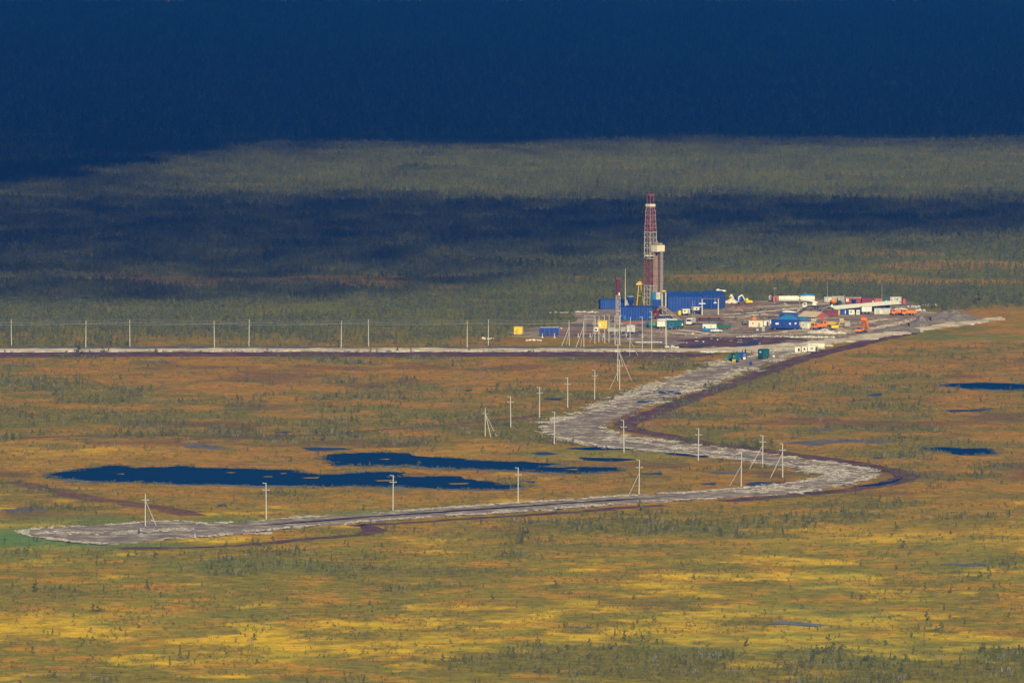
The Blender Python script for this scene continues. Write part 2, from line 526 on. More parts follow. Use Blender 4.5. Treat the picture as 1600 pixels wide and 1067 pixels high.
# ------------------------------------------------------------------ the bog
def bog_material():
    m, nt, p = new_mat("bog_moss")
    L = nt.links.new
    geo = N(nt, "ShaderNodeNewGeometry")
    at = N(nt, "ShaderNodeAttribute", attribute_name="cover")
    sep = N(nt, "ShaderNodeSeparateColor")
    L(at.outputs["Color"], sep.inputs[0])

    def noise(scale, detail=5, rough=.6):
        n = N(nt, "ShaderNodeTexNoise")
        n.inputs["Scale"].default_value = scale
        n.inputs["Detail"].default_value = detail
        n.inputs["Roughness"].default_value = rough
        L(geo.outputs["Position"], n.inputs["Vector"])
        return n.outputs["Fac"]

    def ramp(fac, stops):
        r = N(nt, "ShaderNodeValToRGB")
        e = r.color_ramp.elements
        while len(e) < len(stops):
            e.new(0.5)
        for i, (pos, c) in enumerate(stops):
            e[i].position = pos
            e[i].color = c + (1,)
        L(fac, r.inputs["Fac"])
        return r.outputs["Color"]

    def mix(fac, a, b, mode='MIX'):
        n = N(nt, "ShaderNodeMix", data_type='RGBA', blend_type=mode)
        if isinstance(fac, float):
            n.inputs["Factor"].default_value = fac
        else:
            L(fac, n.inputs["Factor"])
        for s, k in ((a, "A"), (b, "B")):
            if isinstance(s, tuple):
                n.inputs[k].default_value = s + (1,)
            else:
                L(s, n.inputs[k])
        return n.outputs["Result"]

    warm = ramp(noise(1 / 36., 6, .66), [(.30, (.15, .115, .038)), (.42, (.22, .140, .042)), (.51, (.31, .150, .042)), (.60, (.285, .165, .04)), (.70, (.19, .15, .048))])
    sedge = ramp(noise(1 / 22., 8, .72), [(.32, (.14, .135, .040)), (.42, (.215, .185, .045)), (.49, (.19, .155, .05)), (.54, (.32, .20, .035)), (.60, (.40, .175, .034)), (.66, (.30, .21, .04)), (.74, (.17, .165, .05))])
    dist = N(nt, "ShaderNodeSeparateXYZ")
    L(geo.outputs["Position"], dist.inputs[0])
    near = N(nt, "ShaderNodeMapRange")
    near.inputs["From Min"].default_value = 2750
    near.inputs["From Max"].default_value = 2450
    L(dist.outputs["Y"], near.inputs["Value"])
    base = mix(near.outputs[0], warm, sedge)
    fine = ramp(noise(1 / 5., 7, .75), [(.33, (.45, .45, .45)), (.5, (.95, .95, .95)), (.66, (1.4, 1.35, 1.25))])
    c = mix(1.0, base, fine, 'MULTIPLY')
    yellow = ramp(noise(1 / 24., 6, .65), [(.33, (.38, .28, .02)), (.48, (.66, .40, .008)), (.66, (.36, .31, .025))])
    yellow = mix(.7, yellow, fine, 'MULTIPLY')
    c = mix(sep.outputs["Green"], c, yellow)
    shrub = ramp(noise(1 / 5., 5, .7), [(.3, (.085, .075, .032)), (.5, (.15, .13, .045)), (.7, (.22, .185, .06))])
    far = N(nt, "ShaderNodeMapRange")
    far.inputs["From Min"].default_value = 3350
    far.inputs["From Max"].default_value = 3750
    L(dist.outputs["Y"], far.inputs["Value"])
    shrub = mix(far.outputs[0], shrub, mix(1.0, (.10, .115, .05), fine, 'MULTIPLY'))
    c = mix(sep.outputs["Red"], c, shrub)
    heath = ramp(noise(1 / 30., 5, .65), [(.50, (0, 0, 0)), (.62, (.85, .85, .85))])
    c = mix(heath, c, mix(1.0, (.165, .135, .055), fine, 'MULTIPLY'))
    c = mix(1.0, c, (1.20, 1.20, .28), 'MULTIPLY')
    peat = ramp(noise(1 / 4., 5, .7), [(.35, (.05, .026, .022)), (.65, (.12, .06, .045))])
    c = mix(sep.outputs["Blue"], c, peat)
    grass = ramp(noise(1 / 6., 5, .7), [(.35, (.07, .15, .03)), (.65, (.16, .26, .06))])
    c = mix(at.outputs["Alpha"], c, grass)
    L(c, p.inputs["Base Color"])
    p.inputs["Roughness"].default_value = 0.95
    p.inputs["Specular IOR Level"].default_value = 0.1
    b = N(nt, "ShaderNodeBump")
    b.inputs["Strength"].default_value = 0.8
    b.inputs["Distance"].default_value = 0.5
    L(noise(1 / 2.2, 4, .65), b.inputs["Height"])
    L(b.outputs["Normal"], p.inputs["Normal"])
    return m


def build_ground():
    rows = [-6000, -1500, 0, 700, 1400]
    for py in np.arange(1150, -40, -2.0):
        rows.append(G(800, py)[1])
    rows += [13000, 17000, 26000, 45000, 80000]
    cols = [-60000, -6000, -1200] + list(np.arange(-320, 1921, 4.0)) + [2800, 7600, 61600]
    rows, cols = np.array(rows), np.array(cols)
    Y = np.repeat(rows[:, None], len(cols), 1)
    X = (cols[None, :] - 800) / FOC * np.maximum(Y, 1400)
    x, y = X.ravel(), Y.ravel()
    veg, green, peat, yel = veg_fields(x, np.maximum(y, 1200))
    z = np.zeros(len(x))
    V = np.stack([x, y, z], 1)
    nr, nc = Y.shape
    i = np.arange((nr - 1) * nc).reshape(nr - 1, nc)[:, :-1].ravel()
    F = np.stack([i, i + 1, i + nc + 1, i + nc], 1)
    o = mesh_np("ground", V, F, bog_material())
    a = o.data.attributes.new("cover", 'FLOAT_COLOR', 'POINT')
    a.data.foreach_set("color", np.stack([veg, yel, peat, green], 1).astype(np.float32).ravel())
    o["kind"] = "structure"
    return o


ground = build_ground()


def earth(name, stops, s1, s2, rough=.9, bump=.3, wet=None):
    m, nt, p = new_mat(name)
    L = nt.links.new
    geo = N(nt, "ShaderNodeNewGeometry")
    n1 = N(nt, "ShaderNodeTexNoise")
    n1.inputs["Scale"].default_value = s1
    n1.inputs["Detail"].default_value = 7
    n1.inputs["Roughness"].default_value = .65
    L(geo.outputs["Position"], n1.inputs["Vector"])
    r = N(nt, "ShaderNodeValToRGB")
    e = r.color_ramp.elements
    while len(e) < len(stops):
        e.new(.5)
    for k, (pos, c) in enumerate(stops):
        e[k].position = pos
        e[k].color = c + (1,)
    L(n1.outputs["Fac"], r.inputs["Fac"])
    n2 = N(nt, "ShaderNodeTexNoise")
    n2.inputs["Scale"].default_value = s2
    n2.inputs["Detail"].default_value = 5
    L(geo.outputs["Position"], n2.inputs["Vector"])
    mr = N(nt, "ShaderNodeMapRange")
    mr.inputs["From Min"].default_value = .3
    mr.inputs["From Max"].default_value = .7
    mr.inputs["To Min"].default_value = .6
    mr.inputs["To Max"].default_value = 1.3
    L(n2.outputs["Fac"], mr.inputs["Value"])
    mx = N(nt, "ShaderNodeVectorMath", operation='SCALE')
    L(r.outputs["Color"], mx.inputs[0])
    L(mr.outputs[0], mx.inputs["Scale"])
    L(mx.outputs[0], p.inputs["Base Color"])
    p.inputs["Roughness"].default_value = rough
    p.inputs["Specular IOR Level"].default_value = .2
    b = N(nt, "ShaderNodeBump")
    b.inputs["Strength"].default_value = bump
    b.inputs["Distance"].default_value = .3
    L(n2.outputs["Fac"], b.inputs["Height"])
    L(b.outputs["Normal"], p.inputs["Normal"])
    return m


M_ROAD = earth("road_earth", [(.3, (.11, .088, .072)), (.44, (.20, .162, .135)), (.54, (.27, .225, .19)), (.62, (.40, .355, .30)), (.74, (.55, .51, .45))], 1 / 7., 1 / 1.5)
M_SAND = earth("pale_sand", [(.3, (.24, .19, .15)), (.42, (.42, .36, .29)), (.54, (.60, .53, .45)), (.7, (.76, .71, .63))], 1 / 11., 1 / 2.)
M_PAD = earth("pad_earth", [(.28, (.09, .068, .055)), (.40, (.16, .122, .098)), (.50, (.23, .18, .145)), (.60, (.33, .265, .205)), (.70, (.48, .41, .33))], 1 / 20., 1 / 3.)
M_PEAT = earth("peat", [(.3, (.040, .020, .024)), (.46, (.085, .042, .046)), (.58, (.13, .068, .062)), (.70, (.22, .16, .145))], 1 / 9., 1 / 2.)
M_MARSH = earth("wet_mud", [(.35, (.06, .05, .055)), (.5, (.13, .11, .12)), (.7, (.22, .18, .14))], 1 / 6., 1 / 2., rough=.45)
M_SHORE = earth("shore_water", [(.35, (.06, .075, .13)), (.5, (.13, .15, .21)), (.7, (.2, .19, .17))], 1 / 8., 1 / 3., rough=.4)
M_RUT = earth("rut_mud", [(.3, (.10, .082, .07)), (.5, (.19, .16, .135)), (.68, (.30, .26, .22))], 1 / 5., 1 / 2.)
M_TRACK = earth("track_peat", [(.35, (.10, .05, .028)), (.6, (.19, .085, .04)), (.75, (.25, .13, .05))], 1 / 8., 1 / 2.)


def water_material(name="pond_water", col=(.001, .020, .070, 1)):
    m, nt, p = new_mat(name)
    L = nt.links.new
    geo = N(nt, "ShaderNodeNewGeometry")
    nz = N(nt, "ShaderNodeTexNoise")
    nz.inputs["Scale"].default_value = 1 / 1.4
    nz.inputs["Detail"].default_value = 4
    L(geo.outputs["Position"], nz.inputs["Vector"])
    b = N(nt, "ShaderNodeBump")
    b.inputs["Strength"].default_value = .8
    b.inputs["Distance"].default_value = .25
    L(nz.outputs["Fac"], b.inputs["Height"])
    df = N(nt, "ShaderNodeBsdfDiffuse")
    df.inputs["Color"].default_value = col
    gl = N(nt, "ShaderNodeBsdfGlossy")
    gl.inputs["Color"].default_value = (.35, .6, 1, 1)
    gl.inputs["Roughness"].default_value = .3
    L(b.outputs["Normal"], gl.inputs["Normal"])
    ms = N(nt, "ShaderNodeMixShader")
    ms.inputs[0].default_value = .06
    L(df.outputs[0], ms.inputs[1])
    L(gl.outputs[0], ms.inputs[2])
    nt.nodes.remove(p)
    L(ms.outputs[0], [q for q in nt.nodes if q.type == 'OUTPUT_MATERIAL'][0].inputs["Surface"])
    return m


M_WATER = water_material(col=(.003, .026, .082, 1))
M_PUDDLE = water_material("puddle_water", (.03, .055, .13, 1))
slab("verge", LEFT_VERGE, .04, M_MARSH, 6, 4, 4)
for k, mpoly in enumerate(MARSH):
    slab("marsh", mpoly, .035, M_MARSH, 3, 3.5, 80 + k)
slab("track", strip(TRACK, 5.5), .05, M_TRACK, 5, 1.4, 6, world=True)
slab("track", strip(TRACK_2, 9), .05, M_TRACK, 4, 4, 7, world=True)
slab("ditch", strip(DITCH_LINE, 9.0), .08, M_PEAT, 3, 1.6, 8, world=True)
slab("ditch", strip(DITCH_LOW, 6.0), .08, M_PEAT, 3, 2.2, 9, world=True)
slab("ditch", strip(DITCH_BEND, 6.0), .08, M_PEAT, 3, 2.2, 10, world=True)
slab("ditch", DITCH_NEAR, .09, M_PEAT, 4, 2.0, 12)
for k, pond in enumerate((POND_A, POND_B, POND_C, POND_D)):
    pmid = sum(q[1] for q in pond) / len(pond)
    slab("shore", [(x + (3 if i % 2 else -3), y + (1.9 if y > pmid else -.7)) for i, (x, y) in enumerate(pond)], .06, M_SHORE, 3, 3.2, 30 + k)
    slab("water", pond, .12, M_WATER, 2.2, 3.4, 40 + k)
for k, pool in enumerate(PUDDLES):
    slab("water", pool, .40 if k in (7, 8) else .13, M_SHORE if k in (6, 9) else M_WATER if k < 6 and k not in (1, 4) else M_PUDDLE, 2, 1.8, 50 + k)
slab("pad_ground", PAD, .30, M_PAD, 4, 2.0, 14, thick=.5)
slab("peat_ground", PEAT, .38, M_PEAT, 4, 9.0, 15)
slab("water", [(1152, 541), (1168, 537), (1180, 533.5), (1188, 534.5), (1174, 539.5), (1160, 542)], .42, M_PUDDLE, 3, 3, 61)
slab("water", [(1076, 541.5), (1092, 539), (1110, 540), (1096, 542.5)], .42, M_PUDDLE, 3, 3, 62)
for k, tl in enumerate(([(1130, 493), (1170, 490.5), (1215, 486), (1262, 481.5)], [(1060, 516), (1110, 522.5), (1175, 524), (1250, 517), (1330, 507.5), (1400, 498)], [(1125, 497), (1160, 496), (1195, 492)],
                        [(1030, 519), (1060, 522), (1100, 525)], [(1290, 524), (1340, 518), (1400, 508), (1436, 497)], [(1180, 480), (1240, 478), (1290, 476)])):
    slab("track", strip(tl, 4.5 if k % 2 else 6.5), .34, M_SAND, 4, 2.2, 120 + k, world=True)
slab("road", SAND, .48, M_SAND, 3, 4.6, 16, thick=.6)
slab("road", ROAD, .36, M_ROAD, 2.5, 2.6, 17, thick=.5)
for rut, rz_ in (([(1090, 771.5 + 3), (960, 782.5), (800, 795), (640, 806), (480, 815.5), (330, 829)], .42), ([(1190, 561), (1110, 586), (1030, 611), (960, 636), (905, 660)], .42), ([(905, 680), (985, 694), (1080, 705), (1190, 718), (1280, 731)], .42)):
    for off in (-1.1, 1.1):
        P_ = [G(*q) for q in rut]
        c_ = strip(rut, 2 * abs(off))
        h_ = len(c_) // 2
        line_ = c_[:h_] if off < 0 else c_[h_:][::-1]
        e_ = [(x + .35, y + .35) for x, y in line_] + [(x - .35, y - .35) for x, y in line_[::-1]]
        slab("wheel_rut", e_, rz_, M_RUT, 3, .9, 95, world=True)
ISLETS = [[(352, 739), (362, 738.3), (370, 739), (362, 740)], [(437, 740), (447, 739.2), (448, 740.6), (440, 741)], [(411, 745), (425, 744.6), (426, 745.7), (414, 745.8)],
          [(640, 731.5), (668, 731), (664, 733)], [(470, 747), (500, 746), (498, 748), (478, 748.2)], [(585, 751), (612, 750), (620, 752), (590, 752.4)],
          [(700, 756), (735, 755), (728, 757), (706, 757.5)], [(180, 741), (196, 740.4), (192, 742)], [(590, 718), (612, 717.4), (606, 719)], [(880, 734), (905, 733), (900, 735)]]
for k, isl in enumerate(ISLETS):
    slab("islet", isl, .22, earth("islet_moss", [(.3, (.16, .13, .04)), (.6, (.3, .2, .05))], .3, .8), 2, .6, 70 + k)

# ------------------------------------------------------------------ clouds (above and behind the frame; they shade the far land)
def cloud_shade(px, py):
    """how much of the sun the clouds take away, 0..1, over the land"""
    t = np.clip(px / 600., -1, 1.2)
    up = np.interp(px, [-400, 0, 100, 250, 400, 600, 900, 1600, 2000], [350, 326, 308, 272, 252, 240, 235, 231, 227])
    soft = np.interp(px, [0, 300, 700], [60, 46, 26])
    far = smooth(up + soft, up - soft, py)
    hole = np.exp(-((px - 275) / 85.) ** 2) * 4.5 + np.exp(-((px - 30) / 60.) ** 2) * 1.6 + np.exp(-((px - 1560) / 50.) ** 2) * 1.2 - .6
    far = far * smooth(hole - .6, hole + .8, py)
    hi = np.interp(px, [-400, 0, 200, 500, 800, 1200, 1600, 2000], [286, 290, 290, 292, 298, 300, 305, 308])
    lo = np.interp(px, [-400, 0, 300, 600, 800, 950, 1100, 1300, 1600, 2000], [480, 478, 473, 465, 452, 430, 412, 396, 380, 370])
    lo2 = np.interp(px, [-400, 0, 400, 800, 1100, 1600, 2000], [412, 410, 405, 394, 376, 362, 358])
    es = np.interp(px, [0, 900, 1600], [34, 28, 15])
    mid_in = smooth(hi - 20, hi + es, py)
    e = np.interp(px, [0, 500, 800, 1100], [7, 10, 26, 34])
    part = np.interp(px, [0, 500, 900, 1300], [.87, .83, .62, .45])
    mid_out = part * smooth(lo + e, lo - e, py) + (1 - part) * smooth(lo2 + es, lo2 - es, py)
    near = .945 * mid_in * mid_out
    thin = np.interp(px, [0, 200, 420, 700, 1000], [.90, .76, .44, .22, .12]) * smooth(180, 240, py) * smooth(350, 312, py)
    return np.clip(np.maximum(np.maximum(far, near), thin), 0, 1)


def build_clouds():
    m, nt, p = new_mat("cloud")
    p.inputs["Base Color"].default_value = (.85, .87, .9, 1)
    p.inputs["Roughness"].default_value = 1
    p.inputs["Specular IOR Level"].default_value = 0
    bm = bmesh.new()
    bmesh.ops.create_icosphere(bm, subdivisions=1, radius=1)
    iv = np.array([v.co[:] for v in bm.verts])
    itri = np.array([[v.index for v in f.verts] for f in bm.faces])
    bm.free()
    rs = np.random.RandomState(5)
    base_h = 1500.0

    def puffs(n, r0, r1, lo, hi, tau_of, band):
        y0, y1 = G(800, band[1])[1], G(800, band[0])[1]
        w = .064 * y1 + 420
        x = rs.uniform(-w, w, n)
        y = rs.uniform(y0, y1, n)
        px, py = pix(x, y)
        s = cloud_shade(np.clip(px, -400, 2000), py)
        m_ = s > .015
        x, y, px, py, s = x[m_], y[m_], px[m_], py[m_], s[m_]
        dens = n / (2 * w * (y1 - y0))
        n = len(x)
        s = np.clip(s + (fbm(x, y, 240, 4, 13) - .5) * .16 * smooth(.02, .25, s) * smooth(1, .8, s), 0, .999)
        keep = (s > lo) & (s <= hi)
        r = rs.uniform(r0, r1, n)
        tau = np.where(s > .97, 15.0, np.minimum(-np.log(1 - s), 5.0))
        pr = tau * math.sin(SUN_EL) / (math.pi * (r0 * r0 + r0 * r1 + r1 * r1) / 3) / dens
        keep &= rs.rand(n) < pr
        h = base_h + rs.uniform(0, 140, n)
        k = h / SUN.z
        P = np.stack([x + SUN.x * k, y + SUN.y * k, h], 1)[keep]
        return P, r[keep]

    for name, band in (("cloud", (3, 330)), ("cloud", (262, 512))):
        Ps, rs_ = [], []
        for args in ((160000, 45, 80, .975, 2, None), (2400000, 3.2, 5.5, .02, .975, None)):
            P, r = puffs(*args, band)
            Ps.append(P)
            rs_.append(r)
        # each cloud keeps only its own share of the land
        P = np.concatenate(Ps)
        r = np.concatenate(rs_)
        gx = P[:, 0] - SUN.x * P[:, 2] / SUN.z
        gy = P[:, 1] - SUN.y * P[:, 2] / SUN.z
        split = G(800, 292)[1]
        own = gy >= split if band[0] < 100 else gy < split
        P, r = P[own], r[own]
        sc = np.stack([r, r, r * .8], 1) * rs.uniform(.85, 1.15, (len(P), 3))
        V = (iv[None] * sc[:, None] + P[:, None]).reshape(-1, 3)
        F = (itri[None] + (np.arange(len(P)) * len(iv))[:, None, None]).reshape(-1, 3)
        o = mesh_np(name, V, F, m)
        o["kind"] = "structure"
        print("cloud puffs", len(P))


build_clouds()

# ------------------------------------------------------------------ the air between
def build_haze():
    m = bpy.data.materials.new("haze")
    m.use_nodes = True
    nt = m.node_tree
    nt.nodes.clear()
    out = nt.nodes.new("ShaderNodeOutputMaterial")
    v = nt.nodes.new("ShaderNodeVolumePrincipled")
    v.inputs["Color"].default_value = HAZE_COL + (1,)
    v.inputs["Absorption Color"].default_value = (1, 1, 1, 1)
    v.inputs["Density"].default_value = HAZE_DENS
    v.inputs["Anisotropy"].default_value = 0.5
    nt.links.new(v.outputs[0], out.inputs["Volume"])
    b = MB().bx(-60000, 60000, -6000, 60000, -1.6, 262)
    o = b.obj("haze", m)
    o["kind"] = "stuff"


HAZE_COL = (.003, .205, 1.0)
HAZE_DENS = 1.42e-4
build_haze()

# ------------------------------------------------------------------ plants
def leaf_material(name, stops, rough=.9):
    m, nt, p = new_mat(name)
    L = nt.links.new
    oi = N(nt, "ShaderNodeObjectInfo")
    r = N(nt, "ShaderNodeValToRGB")
    e = r.color_ramp.elements
    while len(e) < len(stops):
        e.new(.5)
    for k, c in enumerate(stops):
        e[k].position = k / (len(stops) - 1)
        e[k].color = c + (1,)
    L(oi.outputs["Random"], r.inputs["Fac"])
    tc = N(nt, "ShaderNodeTexCoord")
    nz = N(nt, "ShaderNodeTexNoise")
    nz.inputs["Scale"].default_value = 1.4
    nz.inputs["Detail"].default_value = 3
    L(tc.outputs["Object"], nz.inputs["Vector"])
    mr = N(nt, "ShaderNodeMapRange")
    mr.inputs["From Min"].default_value = .3
    mr.inputs["From Max"].default_value = .7
    mr.inputs["To Min"].default_value = .55
    mr.inputs["To Max"].default_value = 1.45
    L(nz.outputs["Fac"], mr.inputs["Value"])
    mx = N(nt, "ShaderNodeVectorMath", operation='SCALE')
    L(r.outputs["Color"], mx.inputs[0])
    L(mr.outputs[0], mx.inputs["Scale"])
    L(mx.outputs[0], p.inputs["Base Color"])
    p.inputs["Roughness"].default_value = rough
    p.inputs["Specular IOR Level"].default_value = .15
    return m


M_LEAF = leaf_material("pine_needles", [(.085, .098, .022), (.115, .132, .026), (.155, .158, .03), (.10, .112, .028), (.185, .175, .034)])
M_FAR = leaf_material("far_needles", [(.075, .090, .034), (.105, .128, .036), (.14, .152, .044), (.09, .108, .044), (.17, .17, .052)])
M_SHRUB = leaf_material("shrub_leaves", [(.10, .105, .022), (.15, .14, .026), (.125, .128, .026), (.19, .15, .03), (.105, .115, .026)])
M_BARK = leaf_material("bark", [(.13, .11, .095), (.19, .17, .15), (.10, .08, .065)])
M_DEAD = leaf_material("dead_wood", [(.26, .24, .22), (.34, .32, .30), (.18, .16, .15)])


def crown_mesh(name, h, w, n, leaf, seed, base=.25, shape=1.0, mats=(None,), lean=0.0):
    """many small needle tufts spread on whorled, uneven limbs"""
    rs = random.Random(seed)
    mb = MB()
    limbs = []
    nl = max(5, int(n / 9))
    for k in range(nl):
        t = base + (1 - base) * (k + rs.random() * .8) / nl
        rr = w / 2 * (1 - ((t - base) / (1 - base)) ** shape) * rs.uniform(.45, 1.2) + w * .06
        limbs.append((t * h, rs.random() * 6.283, rr))
    for k in range(n):
        z, a, rr = limbs[k % nl]
        q = rs.random() ** .6
        a += rs.gauss(0, .45)
        x = math.cos(a) * rr * q + lean * z
        y = math.sin(a) * rr * q
        zz = z + rs.gauss(0, h * .035) + rr * q * .18
        s = leaf * rs.uniform(.6, 1.4)
        d = Vector((rs.gauss(0, 1), rs.gauss(0, 1), rs.gauss(0, .8))).normalized()
        e = d.orthogonal().normalized()
        f = d.cross(e)
        c = Vector((x, y, zz))
        mb.add([c + e * s, c - e * s * .5 + f * s * .8, c - e * s * .6 - f * s * .8, c + d * s * .7],
               [(0, 1, 3), (1, 2, 3), (2, 0, 3), (0, 2, 1)])
    return mb


def trunk_mb(h, r, seed, lean=0.0, limbs=4):
    rs = random.Random(seed)
    mb = MB()
    mb.rod((0, 0, -.15), (lean * h * .5, 0, h * .5), r, r * .7, 5, False)
    mb.rod((lean * h * .5, 0, h * .5), (lean * h, 0, h * .93), r * .7, r * .15, 5, False)
    for k in range(limbs):
        z = h * rs.uniform(.35, .85)
        a = rs.random() * 6.283
        l_ = h * rs.uniform(.08, .2)
        mb.rod((lean * z, 0, z), (lean * z + math.cos(a) * l_, math.sin(a) * l_, z + l_ * .35), r * .3, r * .1, 4, False)
    return mb


def plant_proto(name, h, w, n, leaf, seed, base, shape, trunk_r, leafmat, lean=0.0):
    """crown and trunk in one mesh with two materials, for the uncounted woods"""
    c = crown_mesh(name, h, w, n, leaf, seed, base, shape, lean=lean)
    nf = len(c.f)
    if trunk_r:
        t = trunk_mb(h, trunk_r, seed + 1, lean, 3)
        c.add(t.v, t.f)
    me = bpy.data.meshes.new(name)
    me.from_pydata(c.v, [], c.f)
    me.materials.append(leafmat)
    me.materials.append(M_BARK)
    idx = np.zeros(len(c.f), dtype=np.int32)
    idx[nf:] = 1
    me.polygons.foreach_set("material_index", idx)
    return bpy.data.objects.new(name, me)


def snag_proto(seed):
    rs = random.Random(seed)
    mb = MB()
    for k in range(3):
        x, y = rs.uniform(-.3, .3), rs.uniform(-.3, .3)
        h = rs.uniform(.5, 1)
        mb.rod((x, y, -.05), (x + rs.gauss(0, .06), y + rs.gauss(0, .06), h), .03, .012, 4, False)
        for j in range(3):
            z = h * rs.uniform(.4, .9)
            mb.rod((x, y, z), (x + rs.gauss(0, .16), y + rs.gauss(0, .16), z + .1), .014, .006, 3, False)
    me = mb.mesh("snag")
    me.materials.append(M_DEAD)
    return bpy.data.objects.new("snag", me)


def proto_collection(name, objs):
    c = bpy.data.collections.new(name)
    for o in objs:
        c.objects.link(o)
    return c


def scatter(name, xs, ys, scl, protos, label, cat, z=None, flat=1.0):
    n = len(xs)
    me = bpy.data.meshes.new(name)
    me.vertices.add(n)
    zz = np.full(n, -.02) if z is None else z
    me.vertices.foreach_set("co", np.stack([xs, ys, zz], 1).astype(np.float32).ravel())
    rs = np.random.RandomState(len(xs))
    a = me.attributes.new("scl", 'FLOAT_VECTOR', 'POINT')
    wv = rs.uniform(.8, 1.25, n)
    a.data.foreach_set("vector", np.stack([scl * wv, scl * wv, scl * rs.uniform(.8, 1.2, n) * flat], 1).astype(np.float32).ravel())
    a = me.attributes.new("rot", 'FLOAT_VECTOR', 'POINT')
    a.data.foreach_set("vector", np.stack([rs.normal(0, .05, n), rs.normal(0, .05, n), rs.uniform(0, 6.283, n)], 1).astype(np.float32).ravel())
    a = me.attributes.new("idx", 'INT', 'POINT')
    a.data.foreach_set("value", rs.randint(0, len(protos.objects), n).astype(np.int32))
    o = bpy.data.objects.new(name, me)
    COL.objects.link(o)
    ng = bpy.data.node_groups.new(name, 'GeometryNodeTree')
    ng.interface.new_socket("Geometry", in_out='INPUT', socket_type='NodeSocketGeometry')
    ng.interface.new_socket("Geometry", in_out='OUTPUT', socket_type='NodeSocketGeometry')
    gi = ng.nodes.new("NodeGroupInput")
    go = ng.nodes.new("NodeGroupOutput")
    iop = ng.nodes.new("GeometryNodeInstanceOnPoints")
    ci = ng.nodes.new("GeometryNodeCollectionInfo")
    ci.inputs["Collection"].default_value = protos
    ci.inputs["Separate Children"].default_value = True
    ci.inputs["Reset Children"].default_value = True

    def attr(nm, dt):
        k = ng.nodes.new("GeometryNodeInputNamedAttribute")
        k.data_type = dt
        k.inputs["Name"].default_value = nm
        return [s for s in k.outputs if s.enabled and s.name == "Attribute"][0]

    L = ng.links.new
    L(gi.outputs[0], iop.inputs["Points"])
    L(ci.outputs[0], iop.inputs["Instance"])
    iop.inputs["Pick Instance"].default_value = True
    L(attr("idx", 'INT'), iop.inputs["Instance Index"])
    L(attr("rot", 'FLOAT_VECTOR'), iop.inputs["Rotation"])
    L(attr("scl", 'FLOAT_VECTOR'), iop.inputs["Scale"])
    L(iop.outputs[0], go.inputs[0])
    md = o.modifiers.new("scatter", 'NODES')
    md.node_group = ng
    o["kind"] = "stuff"
    o["label"] = label
    o["category"] = cat
    print(name, n)
    return o


def blocked(px, py):
    b = np.zeros(px.shape, dtype=bool)
    for poly in BLOCK:
        b |= in_poly(px, py, poly)
    return b


def sample(n, py0, py1, rs, margin=150):
    """ground points spread evenly over the strip of land between two photo lines"""
    y0, y1 = G(800, py1)[1], G(800, py0)[1]
    y = np.sqrt(rs.uniform(y0 * y0, y1 * y1, n))
    x = rs.uniform(-1, 1, n) * (800 + margin) / FOC * y
    return x, y


def land_area(py0, py1, margin=150):
    y0, y1 = G(800, py1)[1], G(800, py0)[1]
    return (800 + margin) / FOC * (y1 * y1 - y0 * y0)


